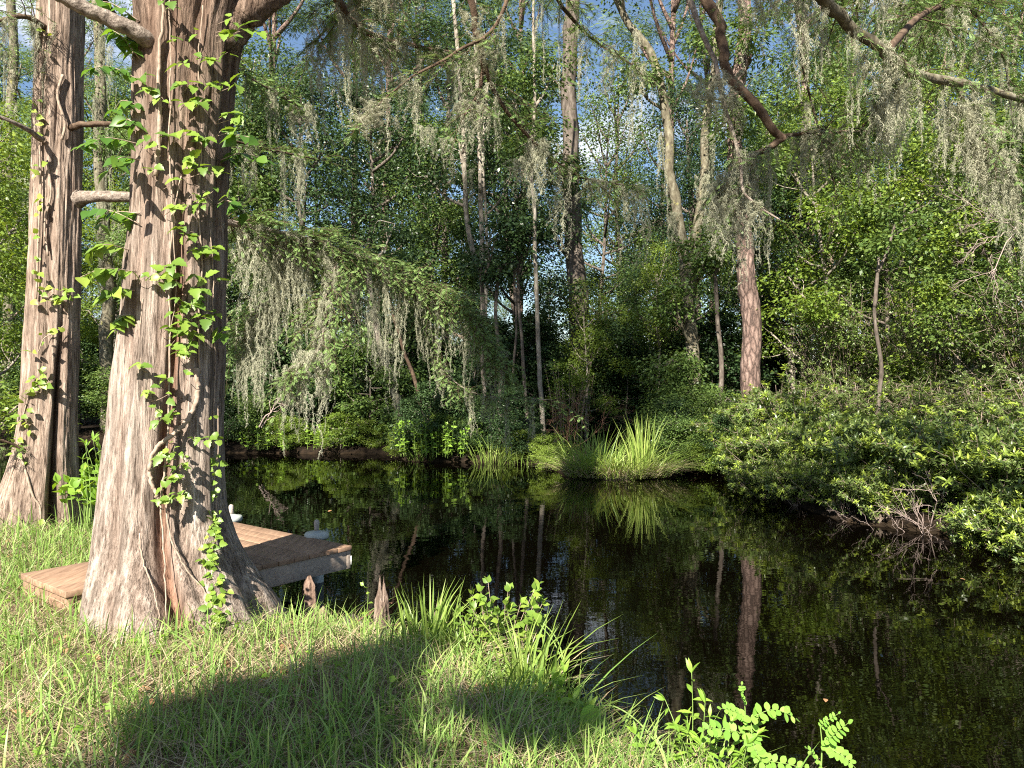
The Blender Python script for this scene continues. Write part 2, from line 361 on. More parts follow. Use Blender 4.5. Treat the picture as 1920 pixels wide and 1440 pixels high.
def build_ground():
    out = np.geomspace(8, 320, 26)[1:]
    xs = np.concatenate([-out[::-1], np.arange(-8, 8.01, .07), out])
    ys = np.concatenate([-np.geomspace(1.2, 320, 22)[::-1] + 1.2, np.arange(.3, 20, .08), np.geomspace(20, 320, 24)])
    X, Y = np.meshgrid(xs, ys)
    pts = np.stack([X.ravel(), Y.ravel()], 1)
    z, ins, near = ground(pts)
    V = np.column_stack([pts, z])
    nx, ny = len(xs), len(ys)
    i = np.arange(ny - 1)[:, None] * nx + np.arange(nx - 1)[None]
    Q = np.stack([i, i + 1, i + nx + 1, i + nx], -1).reshape(-1, 4)
    mb = MB(); mb.add(V, Q)
    def gm(name, stops, s):
        m, n, l, o = nmat(name)
        tc = n.new('ShaderNodeTexCoord')
        n1 = n.new('ShaderNodeTexNoise'); n1.inputs['Scale'].default_value = s; n1.inputs['Detail'].default_value = 9; n1.inputs['Roughness'].default_value = .72
        l.new(tc.outputs['Object'], n1.inputs['Vector'])
        r = ramp(n, stops); l.new(n1.outputs[0], r.inputs[0])
        b = n.new('ShaderNodeBsdfPrincipled'); b.inputs['Roughness'].default_value = .95; b.inputs['Specular IOR Level'].default_value = .1
        bp = n.new('ShaderNodeBump'); bp.inputs['Strength'].default_value = .8; bp.inputs['Distance'].default_value = .03
        l.new(n1.outputs[0], bp.inputs['Height']); l.new(bp.outputs[0], b.inputs['Normal']); l.new(r.outputs[0], b.inputs['Base Color']); l.new(b.outputs[0], o.inputs[0])
        return m
    o = kind(mb.obj('ground', gm('grassy_soil', [(.3, (.05, .035, .022)), (.5, (.14, .10, .062)), (.68, (.26, .20, .12))], 7), smooth=True), 'structure')
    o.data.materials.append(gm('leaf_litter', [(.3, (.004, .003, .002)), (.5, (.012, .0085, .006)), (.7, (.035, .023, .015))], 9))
    o.data.materials.append(gm('creek_bed', [(.3, (.008, .006, .004)), (.7, (.03, .02, .012))], 5))
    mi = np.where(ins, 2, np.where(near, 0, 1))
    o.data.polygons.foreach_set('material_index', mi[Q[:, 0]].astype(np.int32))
    # water
    m, n, l, ou = nmat('dark_creek_water')
    b = n.new('ShaderNodeBsdfPrincipled')
    b.inputs['Base Color'].default_value = (.0012, .0008, .0004, 1); b.inputs['Roughness'].default_value = .015; b.inputs['IOR'].default_value = 1.333; b.inputs['Specular IOR Level'].default_value = .5
    tc = n.new('ShaderNodeTexCoord')
    n1 = n.new('ShaderNodeTexNoise'); n1.inputs['Scale'].default_value = 2.2; n1.inputs['Detail'].default_value = 3
    mp = n.new('ShaderNodeMapping'); mp.inputs['Scale'].default_value = (1, 1.7, 1)
    bp = n.new('ShaderNodeBump'); bp.inputs['Strength'].default_value = .05; bp.inputs['Distance'].default_value = .03
    l.new(tc.outputs['Object'], mp.inputs[0]); l.new(mp.outputs[0], n1.inputs['Vector']); l.new(n1.outputs[0], bp.inputs['Height']); l.new(bp.outputs[0], b.inputs['Normal']); l.new(b.outputs[0], ou.inputs[0])
    w = MB(); g = np.linspace(-310, 310, 9); GX, GY = np.meshgrid(g, g)
    i = np.arange(8)[:, None] * 9 + np.arange(8)[None]
    w.add(np.stack([GX.ravel(), GY.ravel(), 0 * GX.ravel()], 1), np.stack([i, i + 1, i + 10, i + 9], -1).reshape(-1, 4))
    kind(w.obj('creek_water', m), 'structure')
build_ground()

# ------------------------------------------------------------------ big fluted cypress trunks
def trunk_mesh(name, mat, parent, axisY, prof, flutes, zs_top, seed, furrows, ridge=.016, bend=None, na=260, nz=330):
    """prof: rows of (py, left px, right px) read at the trunk's own distance; flutes: (angle deg, amount, width deg) buttress lobes at the base."""
    prof = np.array(prof, float)
    zt = CAMZ - (prof[:, 0] - HY) / F * axisY
    cx = ((prof[:, 1] + prof[:, 2]) / 2 - HX) / F * axisY
    hw = (prof[:, 2] - prof[:, 1]) / 2 / F * axisY
    o = np.argsort(zt)
    z = np.concatenate([np.linspace(zt.min(), zt.max(), nz), np.linspace(zt.max(), zs_top, 60)[1:]])
    c = np.interp(z, zt[o], cx[o]); h = np.interp(z, zt[o], hw[o])
    k = np.ones(9) / 9
    sm = lambda a: np.convolve(np.pad(a, 4, mode='edge'), k, 'valid')
    c, h = sm(c), sm(h)
    up = z > zt.max()
    h[up] *= np.linspace(1, .42, up.sum())
    th = np.arange(na) / na * 2 * np.pi
    TH, Z = np.meshgrid(th, z)
    base = np.exp(-(Z - zt.min()) / .55)
    r = h[:, None] * np.ones_like(TH)
    f = np.zeros_like(TH)
    for a, dep, wd, zlo, zhi in furrows:
        da = (np.degrees(TH) - a - 4 * np.sin(Z * 2.1 + a) + 180) % 360 - 180
        g = np.exp(-(da / wd) ** 2) * np.clip((Z - zlo) / .3, 0, 1) * np.clip((zhi - Z) / .6, 0, 1)
        r = r * (1 - dep * g * (1 + .5 * base)); f = np.maximum(f, (1.0 if dep > .15 else .25) * np.exp(-(da / (wd * 1.1)) ** 2) * np.clip((zhi - Z) / .6, 0, 1))
    for a, amt, wd in flutes:
        da = (np.degrees(TH) - a + 180) % 360 - 180
        r = r * (1 + amt * np.exp(-(da / wd) ** 2) * base)
    u = TH / (2 * np.pi)
    wob = .35 * np.sin(Z * 1.3 + 2 * TH)
    r1 = vnoise(u * 46 + wob, Z * 1.1 + 9, 46, seed)
    r2 = vnoise(u * 110 + wob * 2, Z * 2.4 + 5, 110, seed + 1)
    r3 = vnoise(u * 14, Z * .9 + 3, 14, seed + 2)
    r4 = vnoise(u * 200, Z * 9, 200, seed + 3)
    r = r + (np.abs(r1 - .5) * 2 - .5) * ridge + (r2 - .5) * ridge * .8 + (r3 - .5) * .05 * h[:, None] / .3 + (r4 - .5) * ridge * .35
    X = c[:, None] + r * np.cos(TH); Y = axisY + r * np.sin(TH)
    n, m = len(z), na
    i = np.arange(n - 1)[:, None] * m; j = np.arange(m)[None]; k2 = (np.arange(m) + 1)[None] % m
    Q = np.stack([i + j, i + k2, i + m + k2, i + m + j], -1).reshape(-1, 4)
    mb = MB(); mb.add(np.stack([X, Y, Z], -1).reshape(-1, 3), Q)
    ob = mb.obj(name, mat, parent, smooth=True)
    at = ob.data.attributes.new('furrow', 'FLOAT', 'POINT')
    at.data.foreach_set('value', f.ravel().astype(np.float32))
    def surf(px, py, off=.0, Yg=None):
        """World point on the camera-facing side of the trunk under a pixel, OFF metres in front of the bark."""
        Yc = axisY - .25
        for _ in range(4):
            zz = CAMZ - (py - HY) / F * Yc
            xx = (px - HX) / F * Yc
            cc = np.interp(zz, z, c); hh = np.interp(zz, z, h)
            dx = np.clip((xx - cc) / hh, -.97, .97)
            Yc = axisY - hh * math.sqrt(1 - dx * dx)
        return P(px, py, Yc - off)
    return ob, surf

A1 = 5.0
cyp1 = thing('cypress_tree', 'thick fluted cypress trunk with climbing vine leaves, standing on the grass bank beside the dock', 'tree', (-2.2, A1, .2))
trunk1, surf1 = trunk_mesh('trunk', M['cyp'], cyp1, A1, [(-420, 285, 520), (-120, 276, 500), (-60, 268, 484), (0, 262, 466), (60, 262, 446), (120, 261, 436), (200, 259, 428), (300, 257, 421), (400, 255, 418), (500, 244, 416), (600, 237, 415), (700, 225, 413),
    (800, 216, 412), (900, 205, 414), (960, 198, 419), (1020, 190, 438), (1060, 183, 458), (1100, 177, 484), (1140, 174, 510), (1180, 170, 532), (1260, 165, 555)],
    [(-34, .24, 15), (-95, .22, 16), (-135, .10, 14), (20, .10, 16), (60, .2, 20), (120, .2, 20)], 15.0, 11, [(-66, .24, 8, -1, 3.0), (-48, .08, 6, .1, 2.4), (-112, .08, 8, .5, 9), (-58, .12, 7, 2.2, 9), (-84, .08, 6, 1.6, 9), (-8, .12, 10, 0, 9), (100, .12, 12, 0, 9), (160, .1, 12, 0, 9)])
A2 = 8.0
cyp2 = thing('cypress_tree', 'reddish brown cypress with a dark vertical groove and flared base, behind the thick vine-clad one', 'tree', (-5.0, A2, .25))
trunk2, surf2 = trunk_mesh('trunk', M['cyp2'], cyp2, A2, [(-420, 90, 146), (0, 76, 152), (100, 73, 151), (300, 68, 150), (420, 65, 149), (520, 62, 147), (600, 56, 145), (700, 50, 143), (780, 42, 143), (850, 30, 143), (900, 16, 145), (950, 2, 148), (985, -8, 152), (1020, -16, 156)],
    [(-150, .25, 18), (-20, .12, 14), (-85, .1, 14), (60, .2, 20)], 17.0, 31, [(-42, .32, 7, -1, 2.6), (-100, .07, 9, 0, 9), (-70, .08, 7, 1.2, 9), (40, .1, 12, 0, 9)], ridge=.013, na=200, nz=260)

# ------------------------------------------------------------------ feathery boughs, hanging moss
def feather(mb, O, D, N, L, K=7, ll=.017, lw=.0036, rng=None):
    O, D, N = np.asarray(O), unit(D), np.asarray(N)
    X = unit(np.cross(D, N)); N = np.cross(X, D)
    n = len(O)
    t = (np.arange(K) + .6) / K
    Ps = O[:, None] + D[:, None] * (np.asarray(L)[:, None] * t)[..., None]
    sc_ = np.sin(np.pi * (.18 + .72 * t))[None, :, None]
    PP, DD, NN, SS = [], [], [], []
    for s in (-1, 1):
        d = D[:, None] * .55 + s * X[:, None] * .8 + N[:, None] * (-.18) + (rng.normal(size=(n, K, 3)) * .10)
        PP.append(Ps.reshape(-1, 3)); DD.append(d.reshape(-1, 3)); NN.append(np.repeat(N, K, 0)); SS.append((np.asarray(L)[:, None] / .1 * ll * sc_[..., 0] * 1.15).reshape(-1))
    w = lw / ll
    tm = (np.array([[0, 0, 0], [-w, .45, .02], [0, 1, -.08], [w, .45, .02]]), np.array([[0, 3, 2, 1]]))
    put(mb, np.vstack(PP), np.vstack(DD), np.vstack(NN), np.concatenate(SS), tm)
def bough(mb, ml, path, r0, r1, rng, ntw=50, tl=.55, droop=.5, tmin=.15, fl=.11, sub=2, dens=.034, lw=.005, bare=False, hang=None, mtw=None):
    c = catmull(path, 10)
    rad = np.asarray(r0, float) if np.ndim(r0) else np.array([r0, r1]); r0 = float(rad.max())
    c = c + wob(rng, len(c), min(r0, .03) * .18)
    tube(mb, c, rad, 12, .06, rng)
    seg = np.concatenate([[0], np.cumsum(np.linalg.norm(np.diff(c, axis=0), axis=1))]); tot = seg[-1]
    def at(t):
        return np.array([np.interp(t * tot, seg, c[:, k]) for k in range(3)])
    if hang is not None:
        hang.append((at, tot))
    if bare: return at
    OO, DD, NN, LL = [], [], [], []
    def twig(p, d, L, lvl):
        n = 6; s = np.linspace(0, 1, n)
        q = p + np.outer(s * L, d) + np.outer(s ** 2 * L * droop * .55, [0, 0, -1]) + np.cumsum(rng.normal(size=(n, 3)) * L * .018, 0)
        q[0] = p
        tube(mb if mtw is None else mtw, q, [.0045 * L / .5 + .0015, .0012], 3, cap=False)
        nb = int(L / dens)
        T = unit(np.gradient(q, axis=0))
        for k in range(nb):
            u = (k + rng.random()) / nb
            if u < .12: continue
            a = u * (n - 1); i = int(min(a, n - 2)); f = a - i
            pp = q[i] * (1 - f) + q[i + 1] * f; tt = T[i]
            hz = unit(np.cross(tt, [0, 0, 1.]) + 1e-4); sgn = 1 if k % 2 else -1
            dd = tt * .65 + hz * sgn * .75 + np.array([0, 0, -.12]) + rng.normal(size=3) * .22
            OO.append(pp); DD.append(dd); NN.append(np.array([0, 0, 1.]) + rng.normal(size=3) * .35); LL.append(fl * (.6 + .5 * rng.random()) * (1 - .35 * u))
        if lvl > 0:
            for _ in range(rng.integers(2, 4)):
                u = rng.uniform(.25, .85); a = u * (n - 1); i = int(a)
                hz = unit(np.cross(T[i], [0, 0, 1.]) + 1e-4) * (1 if rng.random() < .5 else -1)
                twig(q[i], unit(T[i] * .7 + hz * .6 + rng.normal(size=3) * .15), L * rng.uniform(.35, .6), lvl - 1)
    for k in range(ntw):
        t = tmin + (1 - tmin) * (k + rng.random()) / ntw
        p = at(t); tg = unit(at(min(t + .03, 1)) - at(max(t - .03, 0)))
        hz = unit(np.cross(tg, [0, 0, 1.]) + 1e-4) * (1 if k % 2 else -1)
        d = unit(tg * rng.uniform(.2, .8) + hz * rng.uniform(.3, 1) + np.array([0, 0, rng.uniform(-.5, .65)]))
        twig(p, d, tl * rng.uniform(.45, 1.1) * (1 - .4 * t), sub - 1)
    twig(c[-1], unit(c[-1] - c[-3]), tl * .8, 1)
    feather(ml, np.array(OO), np.array(DD), np.array(NN), np.array(LL), 7, .021, lw, rng)
    return at

def moss_proto(seed, L, W, ns, nc, mat):
    """Tangled hanging moss: a few wavy main strands, each clothed in fine curling side threads."""
    rng = rg(seed); mb = MB()
    cen = []
    Rb = .0016
    for k in range(ns):
        l = L * (rng.uniform(.25, .95) if k else 1.)
        n = 14; s = np.linspace(0, 1, n)
        x = rng.normal() * W * .36; y = rng.normal() * W * .36
        wx = np.cumsum(rng.normal(size=n)) * W * .09; wy = np.cumsum(rng.normal(size=n)) * W * .09
        q = np.stack([x * (1 - .5 * s) + wx - wx[0], y * (1 - .5 * s) + wy - wy[0], -s * l + .02], 1)
        cen.append(q)
        a = rng.random() * np.pi; sd_ = np.array([math.cos(a), math.sin(a), 0]) * Rb
        V = np.empty((n * 2, 3)); V[0::2] = q - sd_; V[1::2] = q + sd_
        i = np.arange(n - 1) * 2
        mb.add(V, np.stack([i, i + 1, i + 3, i + 2], 1))
    kk = rng.integers(0, ns, nc); uu = rng.random(nc) ** 1.1
    Q = np.array(cen)
    a = uu * 13; i = np.minimum(a.astype(int), 12); f = (a - i)[:, None]
    p = Q[kk, i] * (1 - f) + Q[kk, i + 1] * f
    ang = rng.random(nc) * 2 * np.pi; turn = rng.normal(size=nc) * 1.2
    l = rng.uniform(.018, .05, nc)[:, None] * (1 - .45 * uu[:, None])
    pts = [p]
    for k in range(4):
        d = np.stack([np.cos(ang) * (.9 - .2 * k), np.sin(ang) * (.9 - .2 * k), -.15 - .25 * k + rng.normal(size=nc) * .45], 1)
        pts.append(pts[-1] + d * l * .42); ang = ang + turn * .8
    C = np.stack(pts, 1)
    sd_ = unit(rng.normal(size=(nc, 3)))[:, None] * (Rb * np.array([1, 1, .9, .7, .4]))[None, :, None]
    V = np.stack([C - sd_, C + sd_], 2).reshape(-1, 3)
    b = np.arange(nc)[:, None] * 10 + np.arange(4)[None] * 2
    mb.add(V, np.stack([b, b + 1, b + 3, b + 2], -1).reshape(-1, 4))
    me = mb.mesh('moss_tuft'); me.materials.append(mat)
    return me
MOSS = [moss_proto(100 + i, 1., w, ns, nc, M['moss']) for i, (w, ns, nc) in enumerate([(.17, 9, 2300), (.24, 14, 3400), (.12, 5, 1300), (.30, 20, 4600), (.10, 3, 800), (.20, 7, 1800)])]
MOSS_HOST = {}
mrng = rg(77)
def moss_at(p, L, host, wide=1., rng=mrng):
    me = MOSS[rng.integers(0, len(MOSS))]
    o = bpy.data.objects.new('moss_tuft', me)
    o.location = tuple(p); o.scale = (wide, wide, L); o.rotation_euler = (0, 0, rng.random() * 6.28)
    COL.objects.link(o)
    MOSS_HOST.setdefault(host, []).append(o)
    return o
def name_moss():
    for host, obs in MOSS_HOST.items():
        obs.sort(key=lambda o: PX(o.location))
        n = len(obs)
        for i, o in enumerate(obs):
            if n == 1: lab = 'grey-green moss tuft hanging under ' + host
            elif i < (n + 1) // 2: lab = f'{ordw(i)} moss tuft from the left under {host}'
            else: lab = f'{ordw(n - 1 - i)} moss tuft from the right under {host}'
            tag(o, lab, 'moss', 'moss tufts under ' + host)

def limb_part(tree, name, mat, path, r0, r1, seed, fmat=None, **k):
    mb, ml, mw = MB(), MB(), MB()
    at = bough(mb, ml, path, r0, r1, rg(seed), mtw=mw, **k)
    o = mb.obj(name, mat, tree, smooth=True)
    if ml.n:
        f = ml.obj('foliage', fmat or M['feather'], tree)
        f.parent = o
        f = mw.obj('twigs', M['limb'], tree); f.parent = o
    return o, at

# ------------------------------------------------------------------ limbs of the near cypresses
SUNLIT = [((2.0, 13.7, .5), 1.0), ((4.4, 9.0, .9), 1.1), ((3.9, 10.8, 1.), .9), ((5.3, 7.6, .6), .8), ((5.0, 16.8, 2.2), .7), ((-1.3, 9.9, 3.0), .8), ((-3.2, 9.3, 2.3), .6), ((-1.6, 16.4, .5), .6), ((-5.0, 18.6, .4), .7), ((5.5, 14, 3.5), 1.2), ((5.5, 10.5, 1.5), 1.0), ((6.5, 8.6, 1.2), 1.0), ((6.6, 12, 2.), 1.0), ((1.1, 3.1, .3), .6)]
def lets_sun(lobes):
    """Leave out the crown lobes that would stand between the sun and the places the photograph shows in full sun."""
    out = []
    for c, r in lobes:
        c = np.asarray(c, float); ok = True
        for p, q in SUNLIT:
            v = c - np.array(p); al = v @ -sd
            if al > 0 and np.linalg.norm(v + sd * al) < r * .8 + q: ok = False
        if ok: out.append((c, r))
    return out
def crown(ml, mb, lobes, rng, ncl, nlf, ls, tm, root, flat=.75, spread=.30, up=1.0, r0=.05):
    """Leaf clumps through the volume of each lobe (centre, radius); thin limbs run from ROOT(lobe) to the lobe and on to each clump."""
    PP, DD, NN, SS = [], [], [], []
    for c, r in lobes:
        c = np.asarray(c, float)
        b = root(c)
        mid = b * .45 + c * .55 + np.array([0, 0, -.12 * np.linalg.norm(c - b)])
        main = catmull([b, mid, c], 5)
        if mb is not None: tube(mb, main, np.linspace(r0 * (.6 + r * .35), .018, len(main)), 6, .06, rng)
        for _ in range(ncl):
            d = unit(rng.normal(size=3)) * r * rng.uniform(.25, 1.0) ** .6
            d[2] *= flat
            q = c + d
            if mb is not None and rng.random() < .6:
                a = main[rng.integers(5, len(main))]
                tube(mb, catmull([a, (a + q) / 2 + rng.normal(size=3) * r * .1, q], 3), [.014, .004], 4, cap=False)
            n = int(nlf * rng.uniform(.5, 1.3)); s = r * spread * rng.uniform(.7, 1.3)
            p = q + rng.normal(size=(n, 3)) * [s, s, s * .55]
            o = unit(p - q + rng.normal(size=(n, 3)) * s * .6)
            PP.append(p); DD.append(o * [1, 1, .5] + [0, 0, -.35]); NN.append(rng.normal(size=(n, 3)) * .55 + [0, 0, up]); SS.append(ls * rng.uniform(.6, 1.25, n))
    put(ml, np.vstack(PP), np.vstack(DD), np.vstack(NN), np.concatenate(SS), tm)
NEEDLE = (np.array([[0, 0, 0], [-.13, .5, .02], [0, 1, -.1], [.13, .5, .02]]), np.array([[0, 3, 2, 1]]))

# first cypress: the thick limb to the right, a dead limb to the left, drooping boughs over the water
HB = {}
LR = [P(385, 120, A1 - .05), P(440, 45, A1), P(478, 8, 5.0), P(530, -22, 5.1), P(620, -50, 5.3), P(760, -110, 5.6), P(1000, -190, 6.1), P(1250, -300, 6.6)]
limb_part(cyp1, 'limb', M['cyp'], LR, .125, .05, 1, ntw=0, bare=True)
limb_part(cyp1, 'limb', M['deadlimb'], [P(300, 92, A1 - .15), P(262, 66, A1 - .3), P(200, 33, 4.6), P(125, -2, 4.5), P(40, -50, 4.4)], .056, .036, 2, bare=True)
def hangers(key): HB[key] = []; return HB[key]
limb_part(cyp1, 'limb', M['limb'], [P(610, -48, 5.3), P(640, 8, 5.5), P(660, 40, 5.7), P(700, 66, 5.9), P(770, 84, 6.2), P(860, 100, 6.5)], .035, .012, 3, ntw=34, tl=.5, droop=.7, hang=hangers('the dark bent limb beside the thickest limb'))
limb_part(cyp1, 'limb', M['limb'], [P(840, -140, 5.8), P(880, -10, 6.0), P(893, 60, 6.1), P(905, 130, 6.2), P(893, 178, 6.2), P(872, 216, 6.1)], .032, .010, 4, ntw=18, tl=.4, droop=.8, tmin=.3, hang=hangers('the reddish limb dropping from the top centre'))
limb_part(cyp1, 'limb', M['limb'], [P(1000, -190, 6.1), P(940, 30, 6.0), P(860, 95, 5.9), P(760, 152, 5.7), P(690, 215, 5.5)], .018, .005, 5, ntw=20, tl=.38, droop=.5, hang=hangers('the thin limb slanting down to its green tip'))
limb_part(cyp1, 'limb', M['limb'], [P(895, 60, 6.1), P(930, 180, 6.3), P(1010, 275, 6.6), P(1090, 330, 6.9), P(1190, 350, 7.3)], .022, .005, 6, ntw=44, tl=.46, droop=.7, hang=hangers('the feathery limb reaching over mid-creek'))
limb_part(cyp1, 'limb', M['limb'], [P(760, -110, 5.6), P(690, -20, 6.0), P(640, 20, 6.3), P(590, 80, 6.6)], .03, .008, 7, ntw=28, tl=.55, droop=.8, hang=hangers('the drooping limb next to the vine-clad trunk'))
limb_part(cyp1, 'limb', M['limb'], [P(1000, -190, 6.1), P(1020, -60, 6.8), P(1060, 20, 7.4), P(1120, 80, 8.0), P(1200, 130, 8.6)], .03, .008, 8, ntw=40, tl=.6, droop=.7, hang=hangers('the high limb above the middle of the creek'))
mb, ml = MB(), MB()
lob = [((-2.5, 2.4, 7.6), 1.3), ((-1.2, 2.6, 8.2), 1.2), ((-3.6, 3.6, 8.4), 1.0), ((-.3, 4.0, 8.8), 1.1)]
rr = rg(12)
for z in np.linspace(8.6, 15.5, 26):
    a = rr.random() * 6.28; q = rr.uniform(1.2, 3.4) * (1.15 - (z - 8.5) / 11)
    lob.append(((-2.2 + q * math.cos(a), 5 + q * math.sin(a), z), rr.uniform(.9, 1.4)))
crown(ml, mb, lets_sun(lob), rg(13), 15, 120, .13, NEEDLE, lambda c: np.array([-2.2, 5, min(max(c[2] - 1.2, 5), 14)]), r0=.05)
cr = ml.obj('crown', M['feather'], cyp1); b = mb.obj('branches', M['limb'], cyp1); b.parent = cr; b['kind'] = 'thing'

# second cypress: the long bough that passes behind the first trunk and droops over the creek
limb_part(cyp2, 'limb', M['deadlimb'], [P(128, 380, 8.02), P(146, 373, 7.98), P(166, 370, 7.95), P(250, 370, 7.97), P(340, 392, 8.3), P(440, 420, 8.8), P(540, 440, 9.2), P(640, 470, 9.5), P(760, 520, 9.8)], [.11, .09, .062, .054, .047, .036, .028, .02, .014], None, 21, tmin=.42, ntw=130, tl=.85, droop=.7, dens=.04, lw=.0062, fl=.13, hang=hangers('the long dead-barked limb behind the vine-clad trunk'))
limb_part(cyp2, 'limb', M['deadlimb'], [P(760, 520, 9.8), P(840, 560, 9.9), P(900, 610, 9.9), P(945, 680, 9.8)], .018, .006, 22, tmin=.0, ntw=120, tl=.75, droop=.8, dens=.04, lw=.0062, fl=.13, hang=hangers('the bright drooping tip of the long limb'))
limb_part(cyp2, 'limb', M['deadlimb'], [P(640, 470, 9.5), P(610, 560, 9.2), P(600, 650, 9.0), P(545, 690, 8.9), P(538, 705, 8.85)], .014, .005, 23, tmin=.0, ntw=70, tl=.6, droop=1.1, dens=.04, lw=.0062, fl=.13, hang=hangers('the twig hanging lowest behind the vine-clad trunk'))
limb_part(cyp2, 'limb', M['deadlimb'], [P(540, 440, 9.2), P(520, 520, 9.6), P(470, 600, 9.8), P(440, 660, 9.9)], .016, .005, 24, tmin=.0, ntw=80, tl=.65, droop=1.1, dens=.04, lw=.0062, fl=.13, hang=hangers('the side twig just past the vine-clad trunk'))
limb_part(cyp2, 'limb', M['deadlimb'], [P(760, 520, 9.8), P(800, 600, 10.2), P(830, 690, 10.3), P(900, 740, 10.2), P(1035, 750, 10.)], .014, .004, 25, tmin=.0, ntw=60, tl=.55, droop=1.0, dens=.04, lw=.0062, fl=.13, hang=hangers('the low twig pointing at the grassy island'))
limb_part(cyp2, 'limb', M['limb'], [P(130, 240, 7.9), P(160, 233, 7.8), P(230, 236, 7.9), P(330, 245, 8.4), P(460, 270, 9.4), P(600, 300, 10.2)], .035, .01, 26, tmin=.15, ntw=46, tl=.7, droop=.9, dens=.045, lw=.0062, fl=.13, hang=hangers('the dark limb above the long dead-barked one'))
limb_part(cyp2, 'limb', M['deadlimb'], [P(80, 262, 7.75), P(45, 240, 7.5), P(-30, 205, 7.2)], .03, .015, 27, bare=True)
limb_part(cyp2, 'limb', M['limb'], [P(100, 60, 7.9), P(40, 30, 7.6), P(-40, 60, 7.4), P(-90, 150, 7.3)], .03, .008, 28, ntw=30, tl=.7, droop=.9, hang=hangers('the brown cypress limb beside its trunk'))
limb_part(cyp2, 'limb', M['limb'], [P(120, -40, 8), P(180, -20, 8.3), P(250, 60, 9), P(420, 120, 10.2), P(560, 200, 11.2)], .035, .01, 29, tmin=.3, ntw=60, tl=.8, droop=.9, dens=.05, lw=.009, fl=.14, hang=hangers('the upper limb between the two cypresses'))
limb_part(cyp2, 'limb', M['limb'], [P(60, 850, 7.75), P(20, 832, 7.6), P(-40, 815, 7.4)], .018, .008, 30, ntw=5, tl=.3)
mb, ml = MB(), MB()
lob = []
rr = rg(41)
for z in np.linspace(8.0, 16.5, 26):
    a = rr.random() * 6.28; q = rr.uniform(1., 2.8) * (1.15 - (z - 8) / 12)
    lob.append(((-5.0 + q * math.cos(a), 8 + q * math.sin(a), z), rr.uniform(.8, 1.3)))
crown(ml, mb, lets_sun(lob), rg(14), 14, 110, .13, NEEDLE, lambda c: np.array([-5., 8, min(max(c[2] - 1.2, 5), 16)]), r0=.05)
cr = ml.obj('crown', M['feather'], cyp2); b = mb.obj('branches', M['limb'], cyp2); b.parent = cr

# third cypress: stands behind the camera, its limbs hang into the view from above
cyp3 = thing('cypress_tree', 'cypress whose bare crooked limbs and mossy branches hang down from above over the creek', 'tree', (3.6, -4.5, .25))
mb = MB()
tube(mb, catmull([(3.6, -4.5, .0), (3.6, -4.5, 1.2), (3.55, -4.4, 5), (3.5, -4.4, 10), (3.5, -4.4, 17)], 8), [.62, .42, .36, .34, .31, .28, .22, .12], 24, .03, rg(3))
mb.obj('trunk', M['cyp'], cyp3, smooth=True)
J1 = P(1262, -120, 5.9)
limb_part(cyp3, 'limb', M['limb'], [(3.5, -4.4, 9), (2.4, -1, 9.0), (1.2, 2.5, 7.8), P(1225, -260, 5.4), J1, P(1312, -20, 6.0), P(1346, 40, 6.0), P(1354, 95, 6.0), P(1368, 145, 6.0), P(1412, 190, 6.0), P(1444, 236, 6.05), P(1470, 262, 6.1)], [.10, .085, .07, .055, .044, .040, .038, .036, .034, .030], None, 51, bare=True)
limb_part(cyp3, 'limb', M['limb'], [P(1468, 258, 6.1), P(1440, 280, 6.1), P(1410, 292, 6.1), P(1375, 326, 6.1), P(1345, 356, 6.1)], .030, .006, 52, ntw=16, tl=.4, droop=1, hang=hangers('the dark crooked limb with the elbow'))
limb_part(cyp3, 'limb', M['limb'], [P(1464, 256, 6.1), P(1500, 250, 6.15), P(1560, 247, 6.2), P(1625, 246, 6.3)], .017, .010, 53, ntw=20, tl=.5, droop=1, hang=hangers('the level stub growing from the elbow'))
limb_part(cyp3, 'limb', M['deadlimb'], [J1, P(1290, -10, 5.75), P(1316, 60, 5.7), P(1345, 130, 5.65), P(1357, 190, 5.6), P(1376, 255, 5.6), P(1388, 310, 5.6), P(1396, 362, 5.6), P(1430, 392, 5.6), P(1462, 412, 5.6)], .024, .006, 54, ntw=7, tl=.3, droop=1, tmin=.5, hang=hangers('the pale stick-like limb beside the elbow'))
limb_part(cyp3, 'limb', M['mossy'], [(3.55, -4.4, 7.5), (2.6, -1.5, 7.6), (1.7, 1.5, 6.9), P(1420, -190, 4.6), P(1490, -60, 5.0), P(1545, -2, 5.2), P(1590, 45, 5.4), P(1660, 98, 5.6), P(1730, 142, 5.8), P(1830, 164, 6.1), P(1935, 192, 6.4), P(2080, 260, 6.8)], [.10, .085, .07, .055, .045, .040, .038, .034, .028, .022], None, 55, tmin=.62, ntw=46, tl=.6, droop=.8, hang=hangers('the long mossy branch crossing the top corner'))
limb_part(cyp3, 'limb', M['mossy'], [P(1712, 130, 5.75), P(1690, 155, 5.8), P(1650, 190, 5.9), P(1635, 205, 5.95)], .018, .006, 56, ntw=14, tl=.5, droop=1, hang=hangers('the short spur under the long mossy branch'))
limb_part(cyp3, 'limb', M['mossy'], [P(1790, 155, 6.0), P(1820, 215, 6.1), P(1850, 275, 6.1), P(1890, 320, 6.2), P(1925, 375, 6.2)], .016, .006, 57, ntw=26, tl=.45, droop=1, hang=hangers('the side branch trailing down at the picture edge'))
limb_part(cyp3, 'limb', M['limb'], [P(1545, -2, 5.2), P(1600, -60, 6), P(1660, -30, 7), P(1700, 60, 8), P(1660, 180, 8.6), P(1600, 260, 9)], .03, .008, 58, tmin=.25, ntw=60, tl=.8, droop=.7, dens=.045, lw=.0062, fl=.13, hang=hangers('the leafy limb behind the long mossy branch'))
